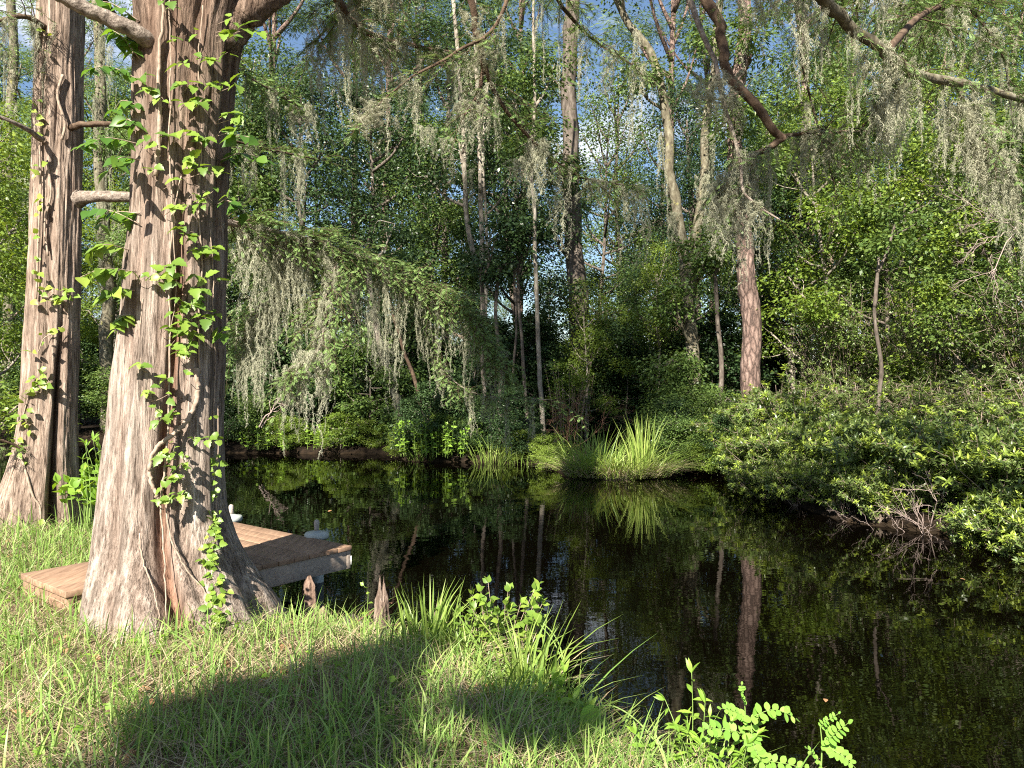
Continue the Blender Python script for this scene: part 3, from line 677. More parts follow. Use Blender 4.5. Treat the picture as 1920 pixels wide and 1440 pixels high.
limb_part(cyp3, 'limb', M['limb'], [P(1490, -60, 5.0), P(1520, -70, 6.2), P(1520, 0, 7.4), P(1500, 100, 8.4), P(1560, 330, 9)], .03, .008, 59, tmin=.25, ntw=56, tl=.75, droop=.7, dens=.045, lw=.0062, fl=.13, hang=hangers('the leafy limb behind the dark elbow'))
limb_part(cyp3, 'limb', M['limb'], [P(1660, 98, 5.6), P(1740, 20, 6.6), P(1820, 20, 7.6), P(1880, 110, 8.4), P(1900, 240, 9)], .03, .008, 60, tmin=.2, ntw=50, tl=.75, droop=.7, dens=.045, lw=.0062, fl=.13, hang=hangers('the leafy limb in the top corner'))
mb, ml = MB(), MB()
lob = []
rr = rg(42)
for z in np.linspace(11, 17, 7):
    a = rr.random() * 6.28; q = rr.uniform(.6, 1.6)
    lob.append(((3.5 + q * math.cos(a), -5.0 + q * math.sin(a), z), rr.uniform(.6, .9)))
crown(ml, mb, [((-.2, 1.5, 8.0), .8), ((-.7, .7, 8.3), .8)], rg(17), 12, 200, .13, NEEDLE, lambda c: np.array([.0, -.1, 8.1]), r0=.03)
crown(ml, mb, lets_sun(lob), rg(15), 12, 110, .13, NEEDLE, lambda c: np.array([3.5, -4.4, min(max(c[2] - 1.2, 4.5), 16)]), r0=.05)
cr = ml.obj('crown', M['feather'], cyp3); b = mb.obj('branches', M['limb'], cyp3); b.parent = cr

# bankside tree behind the camera: its crown throws the shade patch on the lawn
bank = thing('broadleaf_tree', 'young tree on the lawn whose crown shades the grass in front of the thick cypress', 'tree', (-3.2, -5.5, .25))
mt, mb, ml = MB(), MB(), MB()
tube(mt, catmull([(-3.2, -5.5, .1), (-3.15, -5.4, 2), (-3.25, -5.2, 4), (-3.2, -5.1, 6)], 6), [.15, .12, .10, .06], 12, .04, rg(6))
shade = [((x_, y_, 5.9 + .13 * (i_ % 4)), r_) for i_, (x_, y_, r_) in enumerate([(-3.55, -3.75, .30), (-3.75, -3.45, .22), (-3.35, -3.45, .30), (-3.3, -3.1, .24), (-3.2, -2.78, .2), (-3.2, -3.85, .26), (-3.85, -3.95, .2), (-2.5, -3.75, .2), (-2.45, -3.2, .17)])]
crown(ml, mb, shade, rg(16), 7, 110, .10, OVATE, lambda c: np.array([-3.22, -5.15, 5.2]), r0=.03)
tr = mt.obj('trunk', M['grey'], bank, smooth=True); b = mb.obj('branches', M['grey'], bank); b.parent = tr; ml.obj('crown', M['leaf_mid'], bank)

# moss along those limbs: (host, number, length range, from t, dark?)
for host, n, l0, l1, t0 in [
        ('the dark bent limb beside the thickest limb', 9, .35, .95, .1), ('the reddish limb dropping from the top centre', 4, .3, .8, .3),
        ('the thin limb slanting down to its green tip', 4, .25, .5, .3), ('the feathery limb reaching over mid-creek', 5, .3, .9, .2),
        ('the drooping limb next to the vine-clad trunk', 8, .4, 1.1, .1), ('the high limb above the middle of the creek', 5, .4, 1.2, .15),
        ('the long dead-barked limb behind the vine-clad trunk', 18, 0.8, 1.7, .5), ('the bright drooping tip of the long limb', 12, 0.6, 1.3, .0),
        ('the twig hanging lowest behind the vine-clad trunk', 14, 0.6, 1.35, .1), ('the side twig just past the vine-clad trunk', 15, 0.7, 1.5, .1),
        ('the low twig pointing at the grassy island', 8, 0.5, 0.9, .1), ('the dark limb above the long dead-barked one', 7, .5, 1.3, .15),
        ('the upper limb between the two cypresses', 7, .5, 1.3, .3), ('the brown cypress limb beside its trunk', 5, .5, 1.2, .1),
        ('the dark crooked limb with the elbow', 9, .5, 1.3, .2), ('the level stub growing from the elbow', 4, .3, .7, .1), ('the pale stick-like limb beside the elbow', 4, .25, .5, .4),
        ('the long mossy branch crossing the top corner', 18, .4, .9, .66), ('the short spur under the long mossy branch', 4, .5, .8, .2),
        ('the side branch trailing down at the picture edge', 13, .4, .9, .1), ('the leafy limb behind the long mossy branch', 5, .4, 1.0, .3),
        ('the leafy limb behind the dark elbow', 5, .4, 1.1, .3), ('the leafy limb in the top corner', 5, .4, 1.0, .3)]:
    at, tot = HB[host][0]
    for k in range(n):
        moss_at(at(t0 + (1 - t0) * (k + mrng.random()) / n), mrng.uniform(l0, l1), host, mrng.uniform(.55, 1.15))

# ------------------------------------------------------------------ climbing vines
VL1 = '''368,60 270,140 330,124 321,73 306,7 318,10 434,33 459,47 481,53 441,67 420,57 365,106 394,113 427,98 346,117 343,153 357,157 405,160 416,157 441,160 273,168 303,182 368,186 379,193 350,193
423,215 445,219 417,242 443,242 281,250 270,259 328,255 350,251 368,257 386,257 295,277 354,297 368,310 386,321 412,317 288,319 328,341 343,333 365,361 386,370 375,375 401,357 427,370 350,385 328,390 339,423 343,437
355,443 372,467 403,463 405,474 328,499 306,510 270,519 365,516 383,520 408,520 365,544 332,560 365,567 332,527 395,578 386,591 405,589 334,589 352,586 317,613 346,618 365,622 412,617 418,624 321,646 339,655 354,646
355,657 332,633 264,684 350,699 315,708 281,730 270,737 317,739 299,762 303,781 321,777 292,788 310,785 366,817 388,824 328,835 310,850 321,848 345,850 299,861 323,861 324,875 343,872 317,899 306,912 328,895 337,899 317,932 330,928 338,931 297,941 375,560 350,570 380,545 340,600 355,605 300,520 318,520 375,470 395,466 360,300 375,315'''
def vine1():
    t = thing('climbing_vine', 'climbing vine with broad bright green leaves running up the thick cypress trunk', 'vine', surf1(300, 940, .02))
    rng = rg(61); ms, ml = MB(), MB()
    pts = [tuple(map(float, w.split(','))) for w in VL1.split()]
    Pp, D, N, S = [], [], [], []
    for x, y in pts:
        small = y > 690
        p = surf1(min(x, 418), y, .05 + .05 * rng.random())
        if x > 418: p = P(x, y, 4.75)
        k = 3 if rng.random() < .6 else 2
        a0 = rng.random() * 6.28
        for j in range(k):
            a = a0 + j * 2.1 + rng.normal() * .3
            d = np.array([math.cos(a) * .9, -.35 + math.sin(a) * .35, -.35 + .5 * math.sin(a)])
            Pp.append(p + rng.normal(size=3) * .012); D.append(d); N.append(-sd * .5 + np.array([0, -.12, .85]) + rng.normal(size=3) * .38); S.append((.052 if small else .07) * rng.uniform(.5, 1.4))
        q = surf1(np.clip(x + rng.normal() * 14, 262, 405), y + 14, .006)
        tube(ms, catmull([q, (p + q) / 2 + [0, -.015, -.01], p], 3), [.0028, .0014], 4)
    put(ml, Pp, D, N, S, TOOTH)
    for path, r in [([(368, 690), (372, 730), (365, 762), (345, 795), (318, 820), (292, 842), (281, 870), (282, 900), (292, 925), (300, 945)], .017),
                    ([(300, 940), (312, 850), (318, 700), (318, 560), (322, 420), (318, 250), (320, 90), (315, -30)], .007), ([(300, 945), (306, 1010), (309, 1080), (312, 1160)], .006),
                    ([(312, 930), (318, 1000), (345, 1060), (385, 1110), (410, 1160)], .006), ([(262, 1000), (270, 1060), (290, 1110), (298, 1160)], .006),
                    ([(375, 700), (372, 600), (380, 500), (372, 380), (380, 240), (372, 120), (380, 10)], .006), ([(399, 840), (401, 740), (404, 680), (398, 600), (400, 520), (395, 430)], .006),
                    ([(292, 330), (300, 240), (298, 140), (306, 30), (302, -40)], .014), ([(340, 330), (325, 420), (330, 540), (318, 640)], .004), ([(268, 560), (262, 640), (268, 720), (262, 780)], .003)]:
        w = np.array([surf1(x, y, .4 * r + .004) for x, y in path])
        c = catmull(w, 7); c[1:-1] += rng.normal(size=(len(c) - 2, 3)) * .003
        tube(ms, c, [r, r * .8, r * .6], 7, .06, rng)
    ms.obj('stem', M['twigv'], t, smooth=True); ml.obj('leaves', M['vine'], t)
    # shoots with darker leaves sticking out to the left of the trunk
    t = thing('climbing_vine', 'dark leaved vine shoots standing out between the two cypress trunks', 'vine', surf1(262, 330, .02))
    ms, ml = MB(), MB(); Pp, D, N, S = [], [], [], []
    Lq = [[], [], [], []]
    for (x0, y0), (x1, y1), n in [((262, 110), (205, 55), 6), ((262, 150), (165, 130), 8), ((262, 200), (215, 205), 5), ((262, 240), (232, 235), 5), ((262, 270), (150, 275), 6), ((262, 300), (205, 320), 5), ((258, 400), (186, 420), 7), ((256, 420), (170, 395), 5),
                                   ((250, 510), (150, 520), 8), ((246, 545), (195, 560), 6), ((240, 470), (170, 470), 5), ((240, 590), (215, 620), 5), ((420, 275), (480, 260), 4), ((424, 300), (500, 300), 6), ((418, 380), (460, 400), 4), ((262, 40), (170, 5), 6), ((262, 80), (235, 95), 4)]:
        a = surf1(min(max(x0, 262), 414) if y0 < 450 else x0 + 6, y0, .0); b = P(x1, y1, 4.75 + rng.normal() * .15)
        c = catmull([a, (a + b) / 2 + [0, -.05, .03], b], 6); ms = MB(); tube(ms, c, [.004, .0015], 5); ms.obj('stem', M['twigv'], t)
        for k in range(n):
            p = c[min(len(c) - 1, int((k + 1) / n * (len(c) - 1)))]
            for _ in range(2):
                ang = rng.random() * 6.28
                qq = Lq if y0 > 460 else (Pp, D, N, S)  # low shoots take the brighter leaf material: sunlight put into the colour
                for li, vv in zip(qq, (p, [math.cos(ang), math.sin(ang) * .5 - .2, -.45], np.array([rng.normal() * .5, -.3, .8]), .095 * rng.uniform(.7, 1.2))): li.append(vv)
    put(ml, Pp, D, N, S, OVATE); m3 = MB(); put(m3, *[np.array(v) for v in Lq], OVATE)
    ml.obj('leaves', M['vine_dark'], t); m3.obj('leaves', M['vine'], t)['label'] = 'low leaves on the shoots, coloured lime green as if sunlit'
    # narrow strand of small leaves down the right edge
    t = thing('climbing_vine', 'narrow strand of small lime green leaves down the edge of the thick trunk', 'vine', surf1(405, 1125, .02))
    ms, ml = MB(), MB(); Pp, D, N, S = [], [], [], []
    way = [(412, 760), (410, 800), (409, 850), (402, 880), (405, 930), (407, 980), (403, 1020), (400, 1060), (408, 1095), (410, 1130), (414, 1165)]
    w = np.array([surf1(min(x, 409 + max(0, y - 980) * .2), y, .015) for x, y in way]); c = catmull(w, 10); tube(ms, c, .004, 5)
    for k in range(200):
        u = (rng.random() ** .9) * (len(c) - 1); p = c[int(u)] + np.array([rng.normal() * .025, -.03 - .02 * rng.random(), rng.normal() * .02])
        if u < 40 and rng.random() < .55: continue
        a = rng.random() * 6.28
        Pp.append(p); D.append([math.cos(a), -.3, math.sin(a) * .6 - .3]); N.append(-sd + rng.normal(size=3) * .45); S.append(rng.uniform(.032, .058))
    put(ml, Pp, D, N, S, TOOTH)
    ms.obj('stem', M['twigv'], t); ml.obj('leaves', M['vine'], t)
    # vine on the second trunk
    t = thing('climbing_vine', 'sparse yellow-green vine on the flared side of the reddish brown cypress', 'vine', surf2(40, 900, .02))
    ms, ml = MB(), MB(); Pp, D, N, S = [], [], [], []
    for path, dens, r in [([(75, 555), (95, 548), (110, 556), (125, 552), (138, 556)], 26, .006), ([(88, 700), (70, 715), (55, 740), (45, 775), (38, 810), (32, 850)], 46, .006), ([(38, 850), (50, 890), (62, 930), (75, 950), (76, 985)], 2, .011),
                          ([(120, 610), (100, 625), (82, 635), (72, 660)], 8, .005), ([(118, 140), (108, 180), (122, 230), (116, 262)], 0, .014), ([(84, 60), (76, 150), (74, 250), (76, 350), (72, 450), (68, 560)], 30, .01), ([(32, 855), (18, 900), (2, 950)], 0, .012), ([(90, 480), (84, 420), (96, 360), (88, 300)], 0, .01)]:
        w = np.array([surf2(x, y, .012) for x, y in path]); c = catmull(w, 7); tube(ms, c, r, 6, .05, rng)
        for k in range(dens):
            p = c[rng.integers(0, len(c))] + np.array([rng.normal() * .05, -.05 * rng.random() - .02, rng.normal() * .04])
            a = rng.random() * 6.28
            Pp.append(p); D.append([math.cos(a), -.4, math.sin(a) * .5 - .2]); N.append(-sd + rng.normal(size=3) * .45); S.append(rng.uniform(.05, .10))
    put(ml, Pp, D, N, S, OVATE)
    ms.obj('stem', M['twigv'], t, smooth=True); ml.obj('leaves', M['vine'], t)
M['twigv'] = plain('vine_stem', (.30, .23, .18), .85, .15, 30, .35, (1, 1, 1), .4)
vine1()

# ------------------------------------------------------------------ dock
def wood(name, c, c2, scale, rough=.7):
    m, n, l, o = nmat(name)
    tc = n.new('ShaderNodeTexCoord'); mp = n.new('ShaderNodeMapping'); mp.inputs['Rotation'].default_value = (0, 0, -math.atan2(.787, .617)); mp.inputs['Scale'].default_value = scale
    mp.vector_type = 'TEXTURE' if False else 'POINT'
    nz = n.new('ShaderNodeTexNoise'); nz.inputs['Scale'].default_value = 4; nz.inputs['Detail'].default_value = 8; nz.inputs['Roughness'].default_value = .6
    g = n.new('ShaderNodeNewGeometry')
    l.new(tc.outputs['Object'], mp.inputs[0]); l.new(mp.outputs[0], nz.inputs['Vector'])
    r = ramp(n, [(.3, c), (.7, c2)]); l.new(nz.outputs[0], r.inputs[0])
    h = n.new('ShaderNodeHueSaturation'); mr = n.new('ShaderNodeMapRange'); mr.inputs[3].default_value = .78; mr.inputs[4].default_value = 1.15
    l.new(g.outputs['Random Per Island'], mr.inputs[0]); l.new(mr.outputs[0], h.inputs['Value']); l.new(r.outputs[0], h.inputs['Color'])
    b = n.new('ShaderNodeBsdfPrincipled'); b.inputs['Roughness'].default_value = rough; b.inputs['Specular IOR Level'].default_value = .25
    bp = n.new('ShaderNodeBump'); bp.inputs['Strength'].default_value = .35; bp.inputs['Distance'].default_value = .004
    l.new(nz.outputs[0], bp.inputs['Height']); l.new(bp.outputs[0], b.inputs['Normal']); l.new(h.outputs[0], b.inputs['Base Color']); l.new(b.outputs[0], o.inputs[0])
    return m
D1 = np.array([.617, .787, 0]); D2 = np.array([-.787, .617, 0]); UP = np.array([0, 0, 1.])
def obox(mb, o, a, b, c):
    o, a, b, c = map(lambda v: np.asarray(v, float), (o, a, b, c))
    V = [o, o + a, o + a + b, o + b, o + c, o + a + c, o + a + b + c, o + b + c]
    Q = np.array([[0, 3, 2, 1], [4, 5, 6, 7], [0, 1, 5, 4], [1, 2, 6, 5], [2, 3, 7, 6], [3, 0, 4, 7]])
    if np.dot(np.cross(a, b), c) < 0: Q = Q[:, ::-1]
    mb.add(V, Q)
def bevel(o, w):
    m = o.modifiers.new('bevel', 'BEVEL'); m.width = w; m.segments = 2; m.limit_method = 'ANGLE'
M['deck'] = wood('brown_stained_deck', (.165, .10, .065), (.33, .215, .145), (9, 1.2, 9))
M['fascia'] = wood('weathered_grey_board', (.24, .19, .155), (.43, .36, .30), (1, 10, 14), .85)
M['cap'] = plain('grey_green_plastic', (.36, .39, .37), .45, .4, 14, .1)
M['rod'] = plain('weathered_rod', (.33, .29, .26), .8, .2, 40, .3, bump=.5)
def dock():
    C = np.array([P(658, 1024, 6.28)[0], 6.28, .40])
    W, L = 1.95, 1.12          # W across the plank ends (along D2 they run), L along the front board
    t = thing('dock', 'low wooden dock of brown stained boards with a grey fascia over the dark water', 'dock', C - [0, 0, .4])
    mb = MB(); rng = rg(5)
    n = 8; pw = L / n
    for k in range(n):
        o = C - D1 * (pw * (k + 1) - .003) + [0, 0, -.036 + rng.normal() * .0012] - D2 * (.012 + rng.random() * .006)
        obox(mb, o, D1 * (pw - .006), D2 * (W + .02), UP * .036)
    d = mb.obj('decking', M['deck'], t); bevel(d, .004)
    mb = MB(); z = C[2] - .037 - .15
    obox(mb, C * [1, 1, 0] + UP * z - D1 * (L - .002) + D2 * .002, D1 * (L - .045), D2 * .038, UP * .149)
    f = mb.obj('front_board', M['fascia'], t); bevel(f, .003)
    mb = MB(); obox(mb, C * [1, 1, 0] + UP * z - D1 * .042, D1 * .038, D2 * (W - .02), UP * .149)
    f = mb.obj('end_board', M['fascia'], t); bevel(f, .003)
    mb = MB(); obox(mb, C * [1, 1, 0] + UP * (z + .03) - D1 * .001 - D2 * .004, D1 * .006, D2 * .05, UP * .07)
    mb.obj('corner_bracket', plain('white_bracket', (.75, .75, .72), .4), t)
    mb = MB()
    for s in (.45, .95, 1.45): obox(mb, C * [1, 1, 0] + UP * z + D2 * s - D1 * (L - .05), D1 * (L - .1), D2 * .038, UP * .148)
    mb.obj('joists', M['fascia'], t)
    for s, e in ((.95, .5), (1.75, .15), (1.8, .9)):
        mb = MB(); p = C * [1, 1, 0] + D2 * s - D1 * e
        tube(mb, [p + UP * -.7, p + UP * (z + .03)], .075, 16)
        mb.obj('pile', M['grey'], t, smooth=True)
    # boardwalk from the grass to the dock
    B = np.array([P(36, 1077, 5.42)[0], 5.42, .385])
    wl_ = .80
    t = thing('boardwalk', 'short brown boardwalk lying in the grass behind the thick cypress base', 'boardwalk', B - [0, 0, .3])
    mb = MB(); n = 4; pw = .76 / n
    for k in range(n):
        obox(mb, B - D2 * (pw * (k + 1) - .004) + [0, 0, -.045 + rng.normal() * .0015] + D1 * rng.random() * .012, D1 * .93, D2 * (pw - .008), UP * .045)
    d = mb.obj('decking', M['deck'], t); bevel(d, .006)
    mb = MB(); obox(mb, B - D2 * .75 - UP * .20 + D1 * .02, D1 * .04, D2 * .74, UP * .154)
    d = mb.obj('end_board', M['deck'], t); bevel(d, .005)
    mb = MB()
    for s in (.74, .04): obox(mb, B - D2 * s - UP * .205 + D1 * .062, D1 * .86, D2 * .036, UP * .158)
    d = mb.obj('stringer', M['deck'], t); bevel(d, .005)
    # two mooring piles with caps beyond the far edge
    for s, lab in ((.54, 'grey capped mooring pile near the sunlit dock corner'), (1.86, 'grey capped mooring pile half hidden by the thick cypress trunk')):
        p = (C + D2 * s + D1 * .075) * [1, 1, 0]
        t = thing('mooring_pile', lab, 'mooring pile', p)
        mb = MB(); tube(mb, [p + UP * -.8, p + UP * .38], .06, 24); mb.obj('post', M['cap'], t, smooth=True)
        mb = MB(); tube(mb, [p + UP * .375, p + UP * .387, p + UP * .415, p + UP * .428, p + UP * .433], [.098, .105, .105, .095, .06], 32)
        mb.obj('cap', M['cap'], t, smooth=True)
        mb = MB(); tube(mb, [p + UP * .43, p + UP * .48, p + UP * .515, p + UP * .53, p + UP * .537], [.021, .022, .024, .019, .008], 14, .03, rng)
        mb.obj('rod', M['rod'], t, smooth=True)
dock()

# ------------------------------------------------------------------ forest prototypes (built at the origin, then copied)
def wobble_trunk(rng, H, lean=.04, n=8):
    z = np.linspace(-.4, H, n)
    x = np.cumsum(rng.normal(size=n) * H * lean / n * 1.6); y = np.cumsum(rng.normal(size=n) * H * lean / n * 1.6)
    x -= x[0]; y -= y[0]
    return catmull(np.stack([x, y, z], 1), 5)
def broadleaf(name, cat, seed, H, sp, base, nlob, lr, ncl, nlf, ls, lm, bm, r0, tm=DIAM, flat=.7, up=1., spread=.30):
    rng = rg(seed); t = thing(name, 'x', cat)
    c = wobble_trunk(rng, H * .93)
    mt, mb, ml = MB(), MB(), MB()
    tube(mt, c, np.linspace(r0, r0 * .22, len(c)) + r0 * .5 * np.exp(-np.linspace(0, H, len(c)) / .35), 10, .04, rng)
    lob = []
    for k in range(nlob):
        u = (k + rng.random()) / nlob
        z = H * (base + (1 - base) * u); a = k * 2.4 + rng.normal() * .5
        q = sp * (.35 + .65 * math.sin(math.pi * min(1, .25 + .8 * u))) * rng.uniform(.35, 1)
        i = np.argmin(abs(c[:, 2] - z)); lob.append(((c[i, 0] + q * math.cos(a), c[i, 1] + q * math.sin(a), z), lr * rng.uniform(.65, 1.25)))
    def root(cc):
        i = np.argmin(abs(c[:, 2] - max(cc[2] - .12 * H, H * .2))); return c[i]
    crown(ml, mb, lob, rng, ncl, nlf, ls, tm, root, flat=flat, up=up, spread=spread, r0=r0 * .5)
    tr = mt.obj('trunk', bm, t, smooth=True)
    b = mb.obj('branches', bm, t, smooth=True); b.parent = tr
    ml.obj('crown', lm, t)
    return t
PROTO = {}
PROTO['dark1'] = broadleaf('broadleaf_tree', 'tree', 301, 11, 2.5, .30, 15, 1.05, 12, 130, .105, M['leaf_dark'], M['grey'], .13)
PROTO['dark2'] = broadleaf('broadleaf_tree', 'tree', 302, 13, 2.9, .36, 14, 1.15, 12, 130, .11, M['leaf_dark'], M['grey'], .16)
PROTO['mid1'] = broadleaf('broadleaf_tree', 'tree', 303, 12, 2.6, .34, 14, 1.0, 11, 120, .105, M['leaf_mid'], M['pale'], .13)
PROTO['mid2'] = broadleaf('broadleaf_tree', 'tree', 304, 9, 2.2, .25, 14, .9, 11, 120, .10, M['leaf_mid'], M['grey'], .10)
PROTO['sparse'] = broadleaf('broadleaf_tree', 'tree', 312, 13, 2.6, .28, 18, 1.15, 12, 48, .11, M['leaf_mid'], M['grey'], .12, spread=.42)
PROTO['lime1'] = broadleaf('broadleaf_tree', 'tree', 305, 8, 2.0, .25, 12, .85, 10, 110, .10, M['leaf_lime'], M['pale'], .09)
PROTO['lime2'] = broadleaf('broadleaf_tree', 'tree', 306, 12, 2.6, .4, 13, 1.0, 10, 110, .105, M['leaf_lime'], M['grey'], .13)
PROTO['cyp'] = broadleaf('cypress_tree', 'tree', 307, 14, 2.2, .25, 22, 1.0, 12, 150, .15, M['feather'], M['cyp2'], .2, tm=NEEDLE, flat=.45)
PROTO['pine'] = broadleaf('pine_tree', 'tree', 308, 24, 2.6, .62, 12, 1.1, 10, 150, .26, M['leaf_mid'], M['pine'], .22, tm=(NEEDLE[0] * [.45, 1, 1], NEEDLE[1]), up=.2)
PROTO['under1'] = broadleaf('understory_shrub', 'shrub', 309, 2.6, 1.2, .12, 12, .55, 9, 90, .085, M['leaf_dark'], M['grey'], .03)
PROTO['under2'] = broadleaf('understory_shrub', 'shrub', 310, 2.2, 1.1, .12, 11, .55, 9, 90, .085, M['leaf_mid'], M['grey'], .03)
PROTO['under3'] = broadleaf('understory_shrub', 'shrub', 311, 1.6, .9, .1, 10, .45, 8, 90, .075, M['leaf_lime'], M['pale'], .02)

def shrub(seed, H, W, nst, ls, tipmix, old, new):
    rng = rg(seed); t = thing('evergreen_shrub', 'x', 'shrub')
    mb, m1, m2 = MB(), MB(), MB()
    A = [[], [], [], []]; Bq = [[], [], [], []]
    def rosette(p, ax, q, s, n):
        for k in range(n):
            a = k * 2.4 + rng.normal() * .3
            u = unit(np.cross(ax, [.3, .2, 1.])); v = np.cross(ax, u)
            e = rng.uniform(.45, 1.25)
            q[0].append(p - ax * rng.uniform(0, .07) * (ls / .08)); q[1].append(ax * math.cos(e) + (u * math.cos(a) + v * math.sin(a)) * math.sin(e)); q[2].append(ax * .8 + np.array([0, 0, .5]) + rng.normal(size=3) * .25); q[3].append(ls * rng.uniform(.65, 1.2))
    for k in range(nst):
        a = rng.random() * 6.28; rad = W * rng.uniform(.15, 1.)
        top = np.array([rad * math.cos(a), rad * math.sin(a), H * rng.uniform(.45, 1.) * (1 - .35 * rad / W)])
        b0 = np.array([math.cos(a) * .12, math.sin(a) * .12, -.15]) * rng.uniform(.3, 1.5)
        c = catmull([b0, b0 * .4 + top * [.35, .35, .5] + rng.normal(size=3) * .08, top], 6)
        tube(mb, c, [.016, .004], 5, .06, rng)
        for j in range(7):
            i = rng.integers(5, len(c)); d = unit(rng.normal(size=3) * [1, 1, .5] + [math.cos(a) * .5, math.sin(a) * .5, .55]); L = rng.uniform(.15, .5) * (.5 + H * .25)
            e = catmull([c[i], c[i] + d * L * .5 + [0, 0, -.02], c[i] + d * L + [0, 0, .05 * L]], 3)
            tube(mb, e, [.006, .002], 4, cap=False)
            ax = unit(e[-1] - e[-3] + np.array([0, 0, .05]))
            rosette(e[-1], ax, Bq if rng.random() < tipmix else A, 1, rng.integers(10, 16))
            for f in (.2, .35, .5, .65, .8):
                rosette(e[int(f * (len(e) - 1))] + rng.normal(size=3) * .03, unit(ax + rng.normal(size=3) * .5), A, 1, rng.integers(3, 7))
    for q, mm in ((A, m1), (Bq, m2)):
        if q[0]: put(mm, np.array(q[0]), np.array(q[1]), np.array(q[2]), np.array(q[3]), LANCE)
    s = mb.obj('stems', M['twig'], t, smooth=True)
    m1.obj('foliage', old, t)
    if m2.n: m2.obj('young_leaves', new, t)
    return t
PROTO['sh1'] = shrub(401, 1.35, 1.15, 60, .10, .7, M['leaf_shrub'], M['leaf_tip'])
PROTO['sh2'] = shrub(402, 1.7, 1.2, 60, .10, .55, M['leaf_shrub'], M['leaf_tip'])
PROTO['sh3'] = shrub(403, 3.6, 1.5, 80, .085, .25, M['leaf_shrub'], M['leaf_tip'])
PROTO['sh4'] = shrub(404, 5.2, 1.7, 90, .085, .3, M['leaf_shrub'], M['leaf_tip'])
USED = {}
def place(key, px, Y, s=1., rz=None, X=None, sz=None, z=None, rng=rg(900), tilt=None):
    X = (px - HX) / F * Y if X is None else X
    rz = rng.random() * 6.28 if rz is None else rz
    src = PROTO[key]
    loc = (X, Y, (gz(X, Y) if z is None else z))
    tl = tilt or (rng.normal() * .02, rng.normal() * .02)
    if key not in USED:
        USED[key] = 1
        src.location = loc; src.rotation_euler = (tl[0], tl[1], rz); src.scale = (s, s, sz or s); return src
    return copy_thing(src, loc, rz, (s, s, sz or s), tilt=tl)
ROWS = {}
def row(name, objs, tmpl, group):
    objs.sort(key=lambda o: PX(o.location))
    n = len(objs)
    for i, o in enumerate(objs):
        o['label'] = tmpl.format(f'{ordw(i)} from the left' if i < (n + 1) // 2 else f'{ordw(n - 1 - i)} from the right'); o['group'] = group

# individually recognisable trunks across the creek
def own_tree(name, label, paths, mat, lobes, lmat, seed, ls=.1, ncl=10, nlf=110, tm=DIAM, group=None, bump=.06, n=12):
    rng = rg(seed); b = np.asarray(paths[0][0][0], float)
    t = thing(name, label, 'tree', (b[0], b[1], gz(b[0], b[1])), group)
    mt, mb, ml = MB(), MB(), MB()
    ends = []
    for pts, r0, r1 in paths:
        c = catmull(pts, 7); c = c + wob(rng, len(c), r0 * .18)
        tube(mt, c, np.linspace(r0, r1, len(c)), n, bump, rng); ends.append(c)
    tr = mt.obj('trunk', mat, t, smooth=True)
    if lobes:
        allc = np.vstack(ends)
        def root(cc): return allc[np.argmin(np.linalg.norm((allc - cc) * [1, 1, .6] + [0, 0, .6], axis=1))]
        crown(ml, mb, lobes, rng, ncl, nlf, ls, tm, root, r0=.05)
        br = mb.obj('branches', mat, t, smooth=True); br.parent = tr
        ml.obj('crown', lmat, t)
    return t
def G(px, Y): X = (px - HX) / F * Y; return np.array([X, Y, gz(X, Y) - .25])
def PL(Y, *a, y1=None): return [P(x, y, Y) for x, y in a]
own_tree('pine_tree', 'stout pine with scaly reddish plated bark, sunlit low down, behind the bank shrubs', [([G(1420, 17)] + PL(17, (1412, 720), (1404, 600), (1396, 500), (1388, 400), (1384, 280), (1390, 140), (1400, 0), (1405, -200), (1400, -700)), .225, .12)], M['pine'],
         [(P(1380, -700, 17), 1.2), (P(1480, -600, 17.5), 1.1), (P(1300, -560, 16.5), 1.0), (P(1420, 60, 16.2), .8), (P(1375, 200, 16.2), .75), (P(1430, 310, 16.3), .6)], M['leaf_mid'], 701, ls=.16, tm=NEEDLE, n=20)
own_tree('pine_tree', 'thick dark shaded pine trunk rising above the middle of the far bank', [([G(1092, 20)] + PL(20, (1090, 700), (1082, 560), (1072, 420), (1067, 300), (1066, 150), (1072, 0), (1075, -300)), .27, .17)], M['grey'],
         [(P(1030, 420, 19.3), .9), (P(1060, 330, 19.2), .6), (P(1060, 560, 19.2), .8), (P(1130, 620, 19.2), .8), (P(1020, 110, 20), .8)], M['leaf_dark'], 702, ls=.1, n=18)  # shade put into the bark colour: dark grey instead of pine bark
own_tree('leaning_tree', 'mossy leaning tree forking into two stems above mid-creek', [([G(1308, 18)] + PL(18, (1302, 700), (1294, 600), (1284, 500), (1268, 410), (1254, 330), (1250, 220), (1226, 110), (1178, 40), (1130, -60)), .17, .07),
         (PL(18, (1290, 580), (1306, 460), (1318, 340), (1326, 220), (1345, 60), (1360, -80)), .13, .06)], M['mossy'], [(P(1165, -60, 17.6), .9), (P(1188, 150, 17.8), .6), (P(1345, 90, 17.4), 1.0), (P(1330, 470, 17.3), .7), (P(1265, 560, 17.3), .7)], M['leaf_mid'], 703)
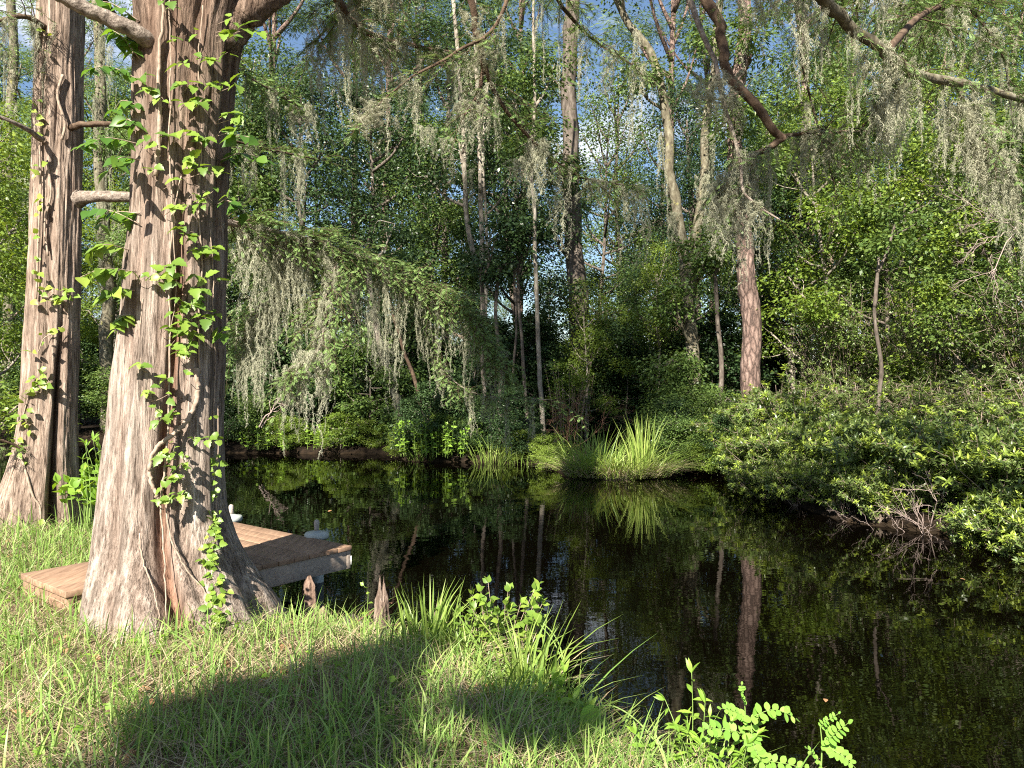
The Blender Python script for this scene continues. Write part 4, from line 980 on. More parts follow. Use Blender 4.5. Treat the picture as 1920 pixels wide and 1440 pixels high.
own_tree('many_stemmed_tree', 'pale tree with several slim stems in the shade left of the middle', [([G(908, 20)] + PL(20, (908, 700), (905, 540), (890, 480), (876, 420), (872, 330), (864, 180), (850, 0)), .09, .05), (PL(20, (907, 620), (903, 480), (899, 380), (899, 280), (893, 120), (890, -40)), .075, .04),
         (PL(20, (908, 640), (914, 520), (912, 420), (905, 300), (915, 150)), .05, .03)], M['pale'], [(P(860, 260, 20), 1.1), (P(930, 180, 20.2), 1.1), (P(800, 330, 20), .9), (P(960, 330, 20), .8), (P(900, 60, 20), 1.1)], M['leaf_dark'], 704)
own_tree('slender_tree', 'slim pale straight trunk standing alone in front of the dark woods', [([G(1020, 16.8)] + PL(16.8, (1017, 760), (1012, 690), (1006, 560), (1001, 430), (998, 320), (1002, 180), (1000, 40), (1004, -80)), .058, .025)], M['pale'], [(P(1000, 240, 17), .8), (P(1040, 120, 17), .8), (P(960, 170, 17), .7)], M['leaf_mid'], 705)
own_tree('leaning_tree', 'grey mossy trunk leaning over the far bank under the hanging moss', [([G(752, 18.6)] + PL(18.4, (750, 800), (745, 750), (730, 700), (712, 640), (698, 560), (690, 480)), .11, .06)], M['pale'], [(P(690, 500, 18.6), .8), (P(740, 420, 18.8), .8)], M['leaf_dark'], 706)
for i, (pts, r, lab) in enumerate([
        ([(800, 818), (790, 760), (775, 705), (748, 630), (730, 560)], .055, 'thin bare brown trunk slanting above the green herbs'),
        ([(918, 838), (912, 770), (905, 690), (908, 600), (900, 500)], .05, 'first of the thin grey saplings right of the herbs'),
        ([(944, 842), (938, 770), (940, 690), (930, 600), (935, 500)], .06, 'second of the thin grey saplings right of the herbs'),
        ([(966, 842), (958, 770), (962, 700), (968, 600), (962, 480)], .035, 'third and slimmest of the thin grey saplings right of the herbs'),
        ([(992, 842), (988, 770), (982, 690), (975, 600), (970, 480)], .05, 'fourth of the thin grey saplings, close to the slim pale trunk'),
        ([(1352, 830), (1348, 760), (1352, 690), (1344, 600), (1340, 480)], .07, 'thin grey trunk just beside the reddish plated pine'),
        ([(1640, 900), (1648, 760), (1652, 680), (1640, 590), (1648, 480)], .045, 'thin crooked stem inside the bank thicket')]):
    Y = 17.2 if i < 6 else 14
    own_tree('sapling', lab, [([G(pts[0][0], Y)] + PL(Y, *pts[1:]), r, r * .6)], M['grey'] if i else M['limb'], [(P(pts[-1][0], pts[-1][1], Y), .6), (P(pts[-1][0] + 30, pts[-1][1] - 60, Y), .55)], M['leaf_dark'] if i < 5 else M['leaf_mid'], 720 + i, ncl=7, nlf=80, n=8)
own_tree('moss_draped_tree', 'moss draped grey trunk seen between the two big cypresses', [([G(203, 23)] + PL(23, (201, 640), (198, 500), (190, 340), (186, 180), (180, 40), (178, -200)), .21, .13)], M['mossy'], [(P(150, 160, 23), 1.1), (P(235, 260, 23), 1.0), (P(190, 20, 23), 1.2)], M['feather'], 740, ls=.14, tm=NEEDLE)
own_tree('moss_draped_tree', 'moss draped trunk beyond the brown cypress at the picture edge', [([G(12, 24)] + PL(24, (14, 640), (20, 480), (14, 300), (22, 100), (20, -100)), .19, .12)], M['mossy'], [(P(-10, 240, 24), 1.2), (P(40, 120, 24), 1.1), (P(10, 400, 24), 1.0)], M['feather'], 741, ls=.14, tm=NEEDLE)

prng = rg(5150)
def keys(*k): return k[prng.integers(0, len(k))]
rA = [place(k, px, Y, s) for k, px, Y, s in [('lime1', -45, 10.6, .62), ('lime1', -70, 12.5, .8), ('mid2', -140, 24, .95), ('lime1', 45, 26, 1.0), ('lime1', 215, 25, .9), ('mid2', 430, 20.5, .95), ('dark1', 560, 21.5, .9), ('dark1', 690, 22.5, .95), ('mid2', 800, 23, 1.0), ('dark1', 985, 22, .85),
        ('mid2', 1140, 21.5, .5), ('dark1', 1225, 20.2, .42), ('dark2', 1300, 22.5, .62), ('mid1', 1480, 19.5, .8), ('lime1', 1560, 17.8, .95), ('dark1', 1420, 21.5, .75), ('lime1', 1235, 19.0, .55), ('lime1', 1100, 18.6, .45)]]
row('A', rA, '{} of the leafy trees standing just behind the far bank', 'leafy trees just behind the far bank')
rB = [place(keys('dark2', 'mid1', 'dark1', 'lime2', 'mid1', 'dark2'), px + prng.normal() * 25, 27 + prng.random() * 5, prng.uniform(.85, 1.15)) for px in np.arange(-150, 2150, 125) if not (1040 < px < 1310 or 540 < px < 640)]
row('B', rB, '{} of the broadleaf trees in the middle of the woods', 'broadleaf trees in the middle of the woods')
rC = [place(keys('mid1', 'dark2', 'lime2', 'cyp', 'dark2'), px + prng.normal() * 30, 36 + prng.random() * 8, prng.uniform(1.0, 1.3)) for px in np.arange(-150, 2150, 150) if not (1000 < px < 1350 or 500 < px < 640)]
rC += [place('lime2', 1150, 33, .85), place('mid1', 1240, 36, .85), place('mid1', 1190, 46, .9), place('sparse', 1120, 29, .9), place('sparse', 1250, 31, 1.0), place('sparse', 1160, 36, 1.3), place('sparse', 590, 30, 1.0)]
row('C', rC, '{} of the tall trees deep in the woods', 'tall trees deep in the woods')
rD = [place(keys('dark1', 'mid2', 'dark2', 'mid1'), px + prng.normal() * 25, 52 + prng.random() * 14, prng.uniform(.7, 1.05) * (.62 if 1060 < px < 1290 or 520 < px < 640 else 1)) for px in np.arange(-150, 2150, 85)]
row('D', rD, '{} of the far trees closing the woods', 'far trees closing the woods')
rP = [place('pine', px, Y, s) for px, Y, s in [(525, 31, .95), (640, 38, 1.), (712, 30, .9), (790, 35, .9), (1275, 30, 1.0), (1505, 24, .95), (1330, 38, 1.), (960, 36, .95), (1610, 30, .9), (1800, 28, .9), (95, 34, .9)]]
row('P', rP, '{} of the slim pines with bare trunks in the woods', 'slim pines with bare trunks')
rCy = [place('cyp', px, Y, s) for px, Y, s in [(-60, 19.8, .7), (100, 27, .8), (330, 24, .8), (480, 26, .85), (1700, 22, .9), (1560, 25, .9), (1890, 20, .85)]]
row('Cy', rCy, '{} of the feathery cypresses beyond the creek', 'feathery cypresses beyond the creek')
rU = []
for Y0, st, x0, x1 in ((18.9, 75, 380, 1420), (21.5, 80, 300, 1700), (25, 85, -150, 2100), (32, 95, -150, 2100)):
    for px in np.arange(x0, x1, st):
        Y = Y0 + prng.random() * 1.6; p = px + prng.normal() * 18
        if not (ground([((p - HX) / F * Y, Y)])[1][0]): rU.append(place(keys('under1', 'under1', 'under1', 'under2'), p, Y, prng.uniform(.75, 1.35)))
rU += [place('under2', px, Y, s) for px, Y, s in [(-60, 25, 1), (30, 23.5, .9), (150, 23, 1.), (230, 22.2, .8), (330, 21, .9), (1310, 16.3, .6), (1345, 15.6, .55), (1270, 17, .9)]]
for k_ in range(74):                                   # low plants right on the far water edge
    i_ = prng.integers(2, 12); f_ = prng.random(); q_ = FAR[i_] * (1 - f_) + FAR[i_ + 1] * f_ + np.array([prng.normal() * .1, .12 + .35 * prng.random()])
    if -9 < q_[0] < 4.2 and not (.9 < q_[0] < 3.1): rU.append(place(keys('under3', 'under2', 'under3', 'under1'), 0, q_[1], prng.uniform(.28, .55), X=q_[0]))
rU.sort(key=lambda o: o.location.y)
for i in range(0, len(rU), 24):
    row('U', rU[i:i + 24], '{} of the low shrubs, ' + ORD[i // 24] + ' strip back from the water', 'low dark shrubs under the trees')
# right bank thicket
rS = [place(k, px, Y, s) for k, px, Y, s in [('sh1', 1455, 12.3, .75), ('sh1', 1500, 11.6, 0.77), ('sh1', 1570, 11.0, 0.82), ('sh1', 1640, 10.4, 0.82), ('sh1', 1700, 9.8, 0.86), ('sh1', 1790, 9.3, 0.86), ('sh1', 1870, 8.8, 0.82), ('sh1', 1960, 8.3, 0.86), ('sh1', 1925, 7.9, .62), ('sh1', 1850, 8.2, .45), ('sh1', 1400, 12.9, .5), ('sh1', 1440, 11.5, .5), ('sh1', 1500, 10.7, .52), ('sh1', 1570, 9.9, .5), ('sh1', 1650, 9.3, .5), ('sh1', 1960, 7.7, .55), ('sh2', 1400, 14.4, .8), ('sh2', 1480, 13.4, .95)]]
row('S', rS, '{} of the bright shrubs overhanging the water', 'bright shrubs overhanging the water')
rS = [place(k, px, Y, s, sz=z) for k, px, Y, s, z in [('sh2', 1560, 12.9, 1.0, .62), ('sh2', 1650, 12.4, 1.0, .66), ('sh2', 1760, 11.4, 1.0, .66), ('sh2', 1880, 10.3, 1.0, .7), ('sh3', 1480, 15.6, .75, .5), ('sh3', 1610, 15.0, .8, .52), ('sh3', 1735, 14.0, .85, .5), ('sh3', 1860, 12.8, .85, .5), ('sh3', 1990, 11.6, .9, .55)]]
row('S', rS, '{} of the taller shrubs behind the overhanging ones', 'taller shrubs behind the overhanging ones')
rS = [place(k, px, Y, s) for k, px, Y, s in [('sh4', 1585, 17.5, .8), ('mid2', 1660, 17.2, .75), ('sh4', 1745, 16, .85), ('lime1', 1800, 15.2, .85), ('mid2', 1870, 14.2, .7), ('sh4', 1930, 13.6, .9), ('mid1', 2010, 13, .55), ('dark1', 1700, 19.5, .7), ('dark1', 1520, 19, .65), ('dark1', 1850, 17.5, .65)]]
row('S', rS, '{} of the airy small trees behind the bank thicket', 'airy small trees behind the thicket')
for k in PROTO:
    if k not in USED:
        for c in list(PROTO[k].children): bpy.data.objects.remove(c)
        bpy.data.objects.remove(PROTO[k])
# moss hanging in the far trees
for host, pts in {'the forked leaning tree': [(1250, 330, .9), (1240, 250, 1.3), (1262, 400, 1.2), (1225, 110, 1.3), (1190, 60, 1.4), (1330, 250, 1.6), (1322, 330, 2.2), (1340, 380, 2.2), (1305, 470, 1.2), (1360, 360, 2.4)],
                  'the many-stemmed pale tree': [(872, 200, 1.6), (880, 320, 1.2), (860, 120, 1.5), (900, 60, 1.6), (842, 260, 1.4), (930, 210, 1.3), (800, 240, 1.3)],
                  'the draped trunk between the cypresses': [(190, 60, 2.2), (180, 180, 2.4), (205, 240, 2.5), (196, 360, 2.2), (218, 400, 2.), (190, 480, 1.8), (210, 90, 2.)],
                  'the draped trunk at the picture edge': [(10, 100, 2.3), (25, 200, 2.5), (40, 330, 2.2), (15, 430, 2.)], 'the leaning grey trunk under the bough': [(735, 690, 1.1), (716, 640, 1.2), (745, 740, .9), (700, 560, 1.3)],
                  'the slim pale trunk': [(1000, 330, .9), (1020, 280, 1.), (985, 300, .8)]}.items():
    Y = 22.7 if 'draped' in host else 17.8 if 'forked' in host else 19.8 if 'many' in host else 18.2 if 'leaning' in host else 16.8
    for x, y, L in pts: moss_at(P(x, y, Y), L, host, mrng.uniform(1.0, 1.9))
name_moss()

# ------------------------------------------------------------------ bank plants and grass
def blades(mb, B, H, W, az, bend, lean, K=5, twist=None):
    B = np.asarray(B, float); n = len(B)
    t = np.linspace(0, 1, K)
    hd = np.stack([np.cos(az), np.sin(az), 0 * az], 1)
    sdv = np.stack([-np.sin(az), np.cos(az), 0 * az], 1)
    if twist is not None: sdv = unit(sdv * np.cos(twist)[:, None] + hd * np.sin(twist)[:, None])
    H, W, bend, lean = [np.broadcast_to(np.asarray(a, float), (n,)) for a in (H, W, bend, lean)]
    C = B[:, None] + hd[:, None] * (H[:, None] * (lean[:, None] * t + bend[:, None] * t ** 2))[..., None]
    C[..., 2] += H[:, None] * (t - .55 * bend[:, None] * t ** 2.2)
    w = W[:, None] * np.array([.7, 1, .85, .5, 0.02] if K == 5 else np.maximum((1 - t) ** .6, .02)) * .5
    V = np.stack([C - sdv[:, None] * w[..., None], C + sdv[:, None] * w[..., None]], 2).reshape(-1, 3)
    i = np.arange(n)[:, None] * K * 2 + np.arange(K - 1)[None] * 2
    mb.add(V, np.stack([i, i + 1, i + 3, i + 2], -1).reshape(-1, 4))
grng = rg(2024)
def sample_bank(n, x0, x1, y0, y1, margin=.0, patch=0.):
    p = np.stack([grng.uniform(x0, x1, n), y0 + (y1 - y0) * grng.random(n) ** 1.5], 1)
    ok = ~inside(p, CREEK) & (dist_poly(p, NEAR) < dist_poly(p, FAR)) & (abs(p[:, 0]) < .72 * p[:, 1] + .4)
    if margin: ok &= dist_poly(p, NEAR) > margin
    if patch: ok &= vnoise(p[:, 0] * 2.2 + 400, p[:, 1] * 2.2 + 400, 4096, 8) + .35 * vnoise(p[:, 0] * 8 + 400, p[:, 1] * 8 + 400, 4096, 9) > patch * grng.random(n) * 2
    # keep clear of trunks and the boardwalk
    ok &= np.hypot(p[:, 0] + 2.22, p[:, 1] - 5.0) > .44
    ok &= np.hypot(p[:, 0] + 5.05, p[:, 1] - 8.0) > .5
    q = p - np.array([-3.47, 5.42]); a = q @ D1[:2]; b = -(q @ D2[:2])
    ok &= ~((a > -.02) & (a < 1.0) & (b > -.02) & (b < .78))
    p = p[ok]
    return np.column_stack([p, ground(p)[0] - .01])
mb = MB()
B = sample_bank(105000, -8, 2.2, 2.3, 11.5, patch=.52); n = len(B)
blades(mb, B, grng.gamma(5, .020, n) + .025, grng.uniform(.004, .0085, n), grng.random(n) * 6.28, grng.uniform(.05, .9, n), grng.normal(size=n) * .25, twist=grng.normal(size=n) * .8)
B = sample_bank(20000, -8, 2.2, 2.3, 8, patch=.5); n = len(B)
blades(mb, B, grng.uniform(.12, .30, n), grng.uniform(.006, .012, n), grng.random(n) * 6.28, grng.uniform(.1, .8, n), grng.normal(size=n) * .22, twist=grng.normal(size=n) * .8)
g = kind(mb.obj('grass', M['grass']), 'stuff')
mb = MB()
B = sample_bank(56000, -8, 2.2, 2.3, 9); n = len(B)
B[:, 2] += grng.uniform(.005, .05, n)
blades(mb, B, grng.uniform(.04, .14, n), grng.uniform(.002, .005, n), grng.random(n) * 6.28, grng.uniform(.3, 1.2, n), grng.uniform(.6, 2.2, n), twist=grng.normal(size=n))
kind(mb.obj('dry_grass', M['straw']), 'stuff')

mb = MB(); B = sample_bank(1500, -7, 2.2, 2.4, 8); n = len(B); a = grng.random(n) * 6.28
put(mb, B + [0, 0, .03], np.stack([np.cos(a), np.sin(a), grng.normal(size=n) * .3], 1), grng.normal(size=(n, 3)) * .5 + [0, 0, 1], grng.uniform(.025, .07, n), OVATE)
kind(mb.obj('leaf_litter', M['dead_leaf']), 'stuff')
mb = MB(); B = sample_bank(1400, -7, 2.2, 2.4, 8, patch=.6); n = len(B)
for _ in range(3):
    a = grng.random(n) * 6.28; k_ = grng.uniform(.02, .05, n)
    put(mb, B + [0, 0, .04] + np.stack([0 * a, 0 * a, grng.uniform(0, .05, n)], 1), np.stack([np.cos(a), np.sin(a), .2 + 0 * a], 1), grng.normal(size=(n, 3)) * .3 + [0, 0, 1], k_, OVATE)
kind(mb.obj('lawn_weeds', M['herb']), 'stuff')
def tuft(label, cx, cy, n, h0, h1, w0, w1, rad, mat, cat='grass clump', name='sedge_clump', spread=.35, bend=(.1, .7), z=None, seed=1, straw=0, sy=1.):
    rng = rg(seed); z = max(gz(cx, cy), -.02) if z is None else z
    t = thing(name, label, cat, (cx, cy, z))
    a = rng.random(n) * 6.28; r = rad * np.sqrt(rng.random(n))
    B = np.stack([cx + r * np.cos(a), cy + sy * r * np.sin(a), np.full(n, z - .03)], 1)
    mb = MB(); blades(mb, B, rng.uniform(h0, h1, n), rng.uniform(w0, w1, n), a + rng.normal(size=n) * .6, rng.uniform(*bend, n), np.abs(rng.normal(size=n)) * spread * (.3 + r / rad), twist=rng.normal(size=n) * .7)
    mb.obj('blades', mat, t)
    if straw:
        mb = MB(); a = rng.random(straw) * 6.28; r = rad * np.sqrt(rng.random(straw))
        B = np.stack([cx + r * np.cos(a), cy + sy * r * np.sin(a), np.full(straw, z - .02)], 1)
        blades(mb, B, rng.uniform(.3, .8, straw) * h1 * .7, rng.uniform(w0, w1, straw) * .7, a, rng.uniform(.4, 1.3, straw), rng.uniform(.2, 1.0, straw), twist=rng.normal(size=straw))
        mb.obj('dead_blades', M['straw'], t)
    return t
def xy(px, Y): return (px - HX) / F * Y, Y
tuft('upright bright sedge tuft with wide blades at the water edge', *xy(800, 4.5), 60, .28, .50, .012, .020, .13, M['sedge'], seed=11, z=.18, spread=.18, bend=(.05, .4))
tuft('dark green sedge tuft leaning over the bank in the shade', *xy(975, 4.05), 90, .28, .56, .010, .018, .2, M['sedge'], seed=12, z=.1, spread=.25, straw=30)
tuft('thin grassy tuft beside the pointed cypress knee', *xy(745, 4.75), 70, .12, .32, .004, .008, .2, M['sedge'], seed=13)
tuft('wispy pale grass tuft at the foot of the dock', *xy(622, 5.25), 90, .12, .36, .004, .007, .24, M['grass'], seed=14, spread=.5, bend=(.2, 1.2), straw=120)
tuft('straw-coloured clump of dead grass on the bank lip', *xy(862, 4.45), 40, .2, .48, .008, .013, .14, M['sedge'], seed=15, straw=260, z=.15)
tuft('grass tuft in front of the thick cypress root', *xy(535, 4.6), 50, .15, .32, .006, .012, .2, M['grass'], seed=16)
tuft('yellow-green sedge at the bottom of the bank', *xy(1065, 3.6), 70, .16, .40, .007, .014, .2, M['sedge'], seed=17, straw=200, z=.05)
tuft('low mixed grass beside the cut stakes', *xy(1190, 3.3), 60, .10, .26, .004, .009, .25, M['sedge'], seed=18, straw=50)
tuft('grass blades rising beside the round-leaved plant', *xy(1265, 3.15), 50, .12, .34, .004, .009, .22, M['sedge'], seed=19)
tf = []
for i_, (x_, Y_, n_, h_) in enumerate([(1010, 3.85, 60, .42), (1110, 3.45, 60, .34), (905, 4.35, 50, .40), (760, 4.7, 60, .30), (1150, 3.25, 50, .3), (1040, 3.3, 70, .3), (930, 3.5, 60, .3), (680, 4.9, 50, .26), (850, 4.1, 60, .3)]):
    tf.append(tuft('x', *xy(x_, Y_), n_, h_ * .45, h_, .006, .013, .17, M['sedge' if i_ % 2 else 'grass'], seed=60 + i_, spread=.4, bend=(.1, .9), straw=70))
row('tf', tf, '{} of the mixed grass tufts fringing the near bank edge', 'mixed grass tufts on the near bank edge')
# sedge island and far bank clumps
def mound(label, cx, cy, rx, ry, h, seed):
    rng = rg(seed); na, nr = 40, 9; V = []
    for j in range(nr):
        f = 1 - j / (nr - 1)
        for i in range(na):
            a = i / na * 6.283; k = 1 + .14 * math.sin(3 * a + seed) + .08 * rng.normal()
            V.append([cx + rx * f * k * math.cos(a), cy + ry * f * k * math.sin(a), -.12 + (h + .12) * (1 - f ** 2.2) + rng.normal() * .012])
    i = np.arange(nr - 1)[:, None] * na; j = np.arange(na)[None]; k = (np.arange(na) + 1)[None] % na
    mb = MB(); mb.add(V, np.stack([i + j, i + k, i + na + k, i + na + j], -1).reshape(-1, 4))
    return tag(mb.obj('mud_mound', M['mud'], smooth=True), label, 'mud mound')
mound('dark muddy mound under the sunlit sedge island', 1.95, 14.0, .85, .5, .13, 1)
mound('small black mud hump with roots beside the pointed cypress knee', *xy(662, 5.35), .22, .16, .10, 2)
tuft('big sunlit sedge island with arching blades on the far water edge', 1.9, 13.75, 760, .3, .95, .011, .019, .95, M['sedge'], name='sedge_clump', seed=21, spread=.5, bend=(.3, 1.3), z=.06, straw=900, sy=.55)
tuft('tall stiff sedge tuft rising out of the sunlit island', 2.3, 13.6, 95, .7, 1.25, .013, .022, .22, M['sedge'], seed=22, spread=.10, bend=(.02, .25), z=.12)
tuft('darker tall sedge tuft at the back of the island', 1.4, 13.7, 90, .5, 1.0, .014, .022, .4, M['sedge'], seed=23, spread=.2, bend=(.05, .5), z=.12)
tuft('sedge at the water edge next to the green herbs', *xy(925, 16.0), 90, .35, .8, .012, .02, .45, M['sedge'], seed=24, spread=.4, z=.03)
tuft('sedge fringe below the slim pale trunk', *xy(985, 16.1), 80, .3, .7, .012, .02, .5, M['sedge'], seed=25, spread=.3, z=.03)
tuft('short sedge leaning at the foot of the leaning grey trunk', *xy(790, 16.5), 60, .3, .6, .012, .018, .3, M['sedge'], seed=26, spread=.5, z=.05)

def herb(name, label, cat, stems, nleaf, ll, tm, lm, sm=None, seed=1, el=(-.3, .6), r=.003, base=None, whorl=1, top=True, start=.15):
    """stems: list of 3-D paths. Leaves alternate along each stem."""
    rng = rg(seed); b = np.array(stems[0][0] if base is None else base)
    t = thing(name, label, cat, b)
    ms, ml = MB(), MB(); Pp, D, N, S = [], [], [], []
    for st in stems:
        c = catmull(st, 7); ms = MB(); tube(ms, c, [r, r * .45], 6); ms.obj('stem', sm or M['stem'], t)
        tg = unit(np.gradient(c, axis=0)); a0 = rng.random() * 6.28
        for k in range(nleaf):
            u = start + (1 - start) * (k + rng.random() * .6) / nleaf
            i = min(len(c) - 1, int(u * (len(c) - 1)))
            for w in range(whorl):
                a = a0 + k * 2.4 + w * 6.283 / whorl + rng.normal() * .25
                e = rng.uniform(*el)
                d = np.array([math.cos(a) * math.cos(e), math.sin(a) * math.cos(e), math.sin(e)]) + tg[i] * .25
                Pp.append(c[i]); D.append(d); N.append(np.array([0, 0, 1.]) + rng.normal(size=3) * .3 - sd * .3); S.append(ll * rng.uniform(.65, 1.15) * (1 - .35 * u))
        if top:
            for w in range(3):
                Pp.append(c[-1]); D.append(tg[-1] + rng.normal(size=3) * .5); N.append(rng.normal(size=3) * .4 + [0, -.4, 1]); S.append(ll * .6)
    put(ml, np.array(Pp), np.array(D), np.array(N), np.array(S), tm)
    ml.obj('leaves', lm, t)
    return t
def stems_around(px, py, Y, n, rad, h, seed, lean=.3):
    rng = rg(seed); b = P(px, py, Y); out = []
    for k in range(n):
        a = rng.random() * 6.28; q = rad * math.sqrt(rng.random()); o = b + [q * math.cos(a), q * math.sin(a) * .7, 0]
        H = h * rng.uniform(.55, 1.05); d = np.array([math.cos(a), math.sin(a), 0]) * lean * H * rng.uniform(.2, 1)
        out.append([o, o + d * .35 + [0, 0, H * .55], o + d + [0, 0, H]])
    return out
herb('leafy_bush', 'half shaded leafy bush hanging over the bank lip, in the middle of the shore', 'bush', stems_around(942, 1262, 4.62, 30, .17, .50, 31, .35), 9, .085, OVATE, M['vine'], M['twigv'], 31, (-.7, .25))
herb('leafy_bush', 'lime green leafy sprigs climbing through the dead grass clump', 'bush', stems_around(850, 1270, 4.5, 12, .12, .42, 32, .25), 8, .06, OVATE, M['vine'], M['stem'], 32, (-.5, .5))
herb('willow_leaved_plant', 'sunlit plant with long narrow leaves leaning over the water', 'plant', stems_around(1062, 1400, 3.72, 11, .13, .30, 33, .35), 8, .125, LANCE, M['herb'], M['stem'], 33, (-.35, .5))
herb('willow_leaved_plant', 'tall narrow-leaved stalk above the tangled herbs', 'plant', [[P(1296, 1445, 3.3), P(1299, 1350, 3.3), P(1297, 1262, 3.3)], [P(1312, 1445, 3.25), P(1318, 1380, 3.25), P(1322, 1318, 3.25)]], 8, .105, LANCE, M['herb'], M['stem'], 34, (-.2, .6))
herb('willow_leaved_plant', 'tangle of narrow-leaved herbs around the round-leaved plant', 'plant', stems_around(1330, 1452, 3.12, 16, .24, .22, 35, .5), 7, .085, LANCE, M['herb'], M['stem'], 35, (-.4, .5))
herb('leafy_bush', 'small lime sprig standing in front of the pointed cypress knee', 'plant', [[P(686, 1190, 5.1), P(688, 1150, 5.1), P(690, 1110, 5.1), P(682, 1098, 5.1)]], 5, .06, OVATE, M['vine'], M['stem'], 36)
herb('leafy_bush', 'lush bright green herbs on the far water edge', 'plant', stems_around(822, 855, 16.4, 70, .85, .78, 37, .25), 9, .12, OVATE, M['herb'], M['stem'], 37, (-.4, .4), r=.006)
herb('leafy_bush', 'low lime herbs on the far bank below the hanging moss', 'plant', stems_around(560, 838, 18.6, 60, 1.5, .5, 38, .3), 7, .12, OVATE, M['herb'], M['stem'], 38, (-.3, .4), r=.006)
herb('leafy_bush', 'lime vine leaves draped over the thicket beside the sedge island', 'plant', stems_around(1310, 868, 15.0, 50, .55, .95, 39, .4), 9, .10, OVATE, M['vine'], M['twigv'], 39, (-.6, .3), r=.006)
herb('leafy_bush', 'yellow-green vine mound in front of the dark pine trunk', 'plant', stems_around(1070, 830, 18.2, 34, .5, 1.9, 40, .25), 22, .10, OVATE, M['vine'], M['twigv'], 40, (-.6, .2), r=.007)
herb('pickerelweed', 'pickerelweed with broad pointed leaves on long stalks between the two cypresses', 'plant', stems_around(172, 985, 7.6, 26, .3, .52, 41, .3), 3, .17, OVATE, M['herb'], M['stem'], 41, (-.1, .6), r=.006, start=.7)
herb('pickerelweed', 'tall pale stalks of grass-like weeds next to the pickerelweed', 'plant', stems_around(200, 975, 7.2, 14, .2, .75, 42, .25), 2, .13, LANCE, M['herb'], M['stem'], 42, (.2, .9), r=.004, start=.6)
tuft('tall weedy grass on the bank between the two cypresses', *xy(150, 8.2), 160, .2, .55, .008, .014, .7, M['grass'], seed=43)
# arching stalk over the bush
def arc_leaf():
    t = thing('arching_stalk', 'pale arching stalk curving from the bush down to the water plants', 'plant stem', P(1054, 1290, 4.2))
    mb = MB(); tube(mb, catmull([P(1054, 1290, 4.2), P(1056, 1240, 4.25), P(1042, 1195, 4.35), P(1015, 1165, 4.45)], 8), [.0035, .005, .003], 6); tube(mb, catmull([P(1056, 1240, 4.25), P(1036, 1200, 4.3), P(1012, 1170, 4.42)], 8), .003, 6)
    mb.obj('stem', M['stem'], t)
    ml = MB(); c = P(1005, 1165, 4.45); rng = rg(3); n = 9
    put(ml, np.repeat(c[None], n, 0) + rng.normal(size=(n, 3)) * .015, rng.normal(size=(n, 3)) + [-.6, 0, .2], rng.normal(size=(n, 3)) * .4 + [0, -.5, 1], rng.uniform(.05, .08, n), OVATE)
    ml.obj('leaves', M['vine'], t)
    t = thing('arrowhead_plant', 'single broad glossy leaf on a long bowed stalk at the bottom of the bank', 'plant', P(1290, 1470, 3.2))
    mb = MB(); tube(mb, catmull([P(1290, 1470, 3.2), P(1240, 1405, 3.3), P(1195, 1352, 3.4), P(1150, 1324, 3.45), P(1114, 1326, 3.5)], 8), [.005, .003], 6)
    mb.obj('stem', M['stem'], t)
    ml = MB(); put(ml, P(1112, 1322, 3.5), [[-.20, -.25, -.62]], [[.4, -1, .35]], .175, leaf_tmpl([.10, .27, .30, .27, .21, .13, .05, 0], .12, .15))
    ml.obj('leaf', M['legume'], t)
    # round-leaved legume
    for lab, Y, stem, fronds in (('plant with rows of round bright green leaflets at the bottom edge, the wider of two', 3.0, [(1430, 1475), (1413, 1400), (1400, 1356), (1396, 1318)],
                [([(1402, 1350), (1418, 1341), (1446, 1331), (1472, 1336), (1494, 1350)], 8, .040), ([(1399, 1347), (1377, 1334), (1352, 1328)], 6, .033), ([(1405, 1378), (1370, 1370), (1340, 1366), (1318, 1368)], 6, .040),
                 ([(1408, 1352), (1412, 1392), (1424, 1420), (1446, 1455)], 8, .042), ([(1396, 1316), (1392, 1300), (1391, 1284)], 6, .018), ([(1420, 1425), (1450, 1428), (1490, 1436), (1530, 1450)], 7, .036)]),
               ('smaller plant with a curled frond of round leaflets beside its wider twin', 3.0, [(1538, 1475), (1541, 1400), (1538, 1362)],
                [([(1544, 1392), (1556, 1384), (1572, 1370), (1590, 1356)], 7, .036), ([(1544, 1396), (1562, 1406), (1584, 1420), (1606, 1442)], 7, .036), ([(1539, 1364), (1550, 1352), (1572, 1338)], 6, .02), ([(1540, 1440), (1526, 1415), (1512, 1402)], 4, .022)])):
        t = thing('legume_plant', lab, 'plant', P(*stem[0], Y)); ms, ml = MB(), MB(); rng = rg(int(stem[0][0]))
        c = catmull([P(x, y, Y) for x, y in stem], 7); tube(ms, c, [.0038, .002], 6)
        for path, n, s in fronds:
            ml = MB(); ms2 = MB()
            w = [P(x, y, Y - .12 * k / len(path) * (1 + rng.normal() * .3)) for k, (x, y) in enumerate(path)]
            f = catmull(w, 8); tube(ms2, f, [.0022, .001], 5)
            tg = unit(np.gradient(f, axis=0)); nrm = unit(np.array([.15, -.62, .75]))
            for k in range(n + 1):
                i = int((.10 + .9 * k / n) * (len(f) - 1)); sdv = unit(np.cross(tg[i], nrm))
                for sg in ((-1, 1) if k < n else (0,)):
                    d = sdv * sg + tg[i] * (.35 if sg else 1) + rng.normal(size=3) * .10
                    put(ml, f[i], [d], [nrm + rng.normal(size=3) * .22], s * rng.uniform(.85, 1.1) * (1 - .3 * (k / n) ** 3), ROUND)
            q = ms2.obj('frond', M['stem'], t); l2 = ml.obj('leaflets', M['legume'], t); l2.parent = q
        ms.obj('stem', M['stem'], t)
arc_leaf()

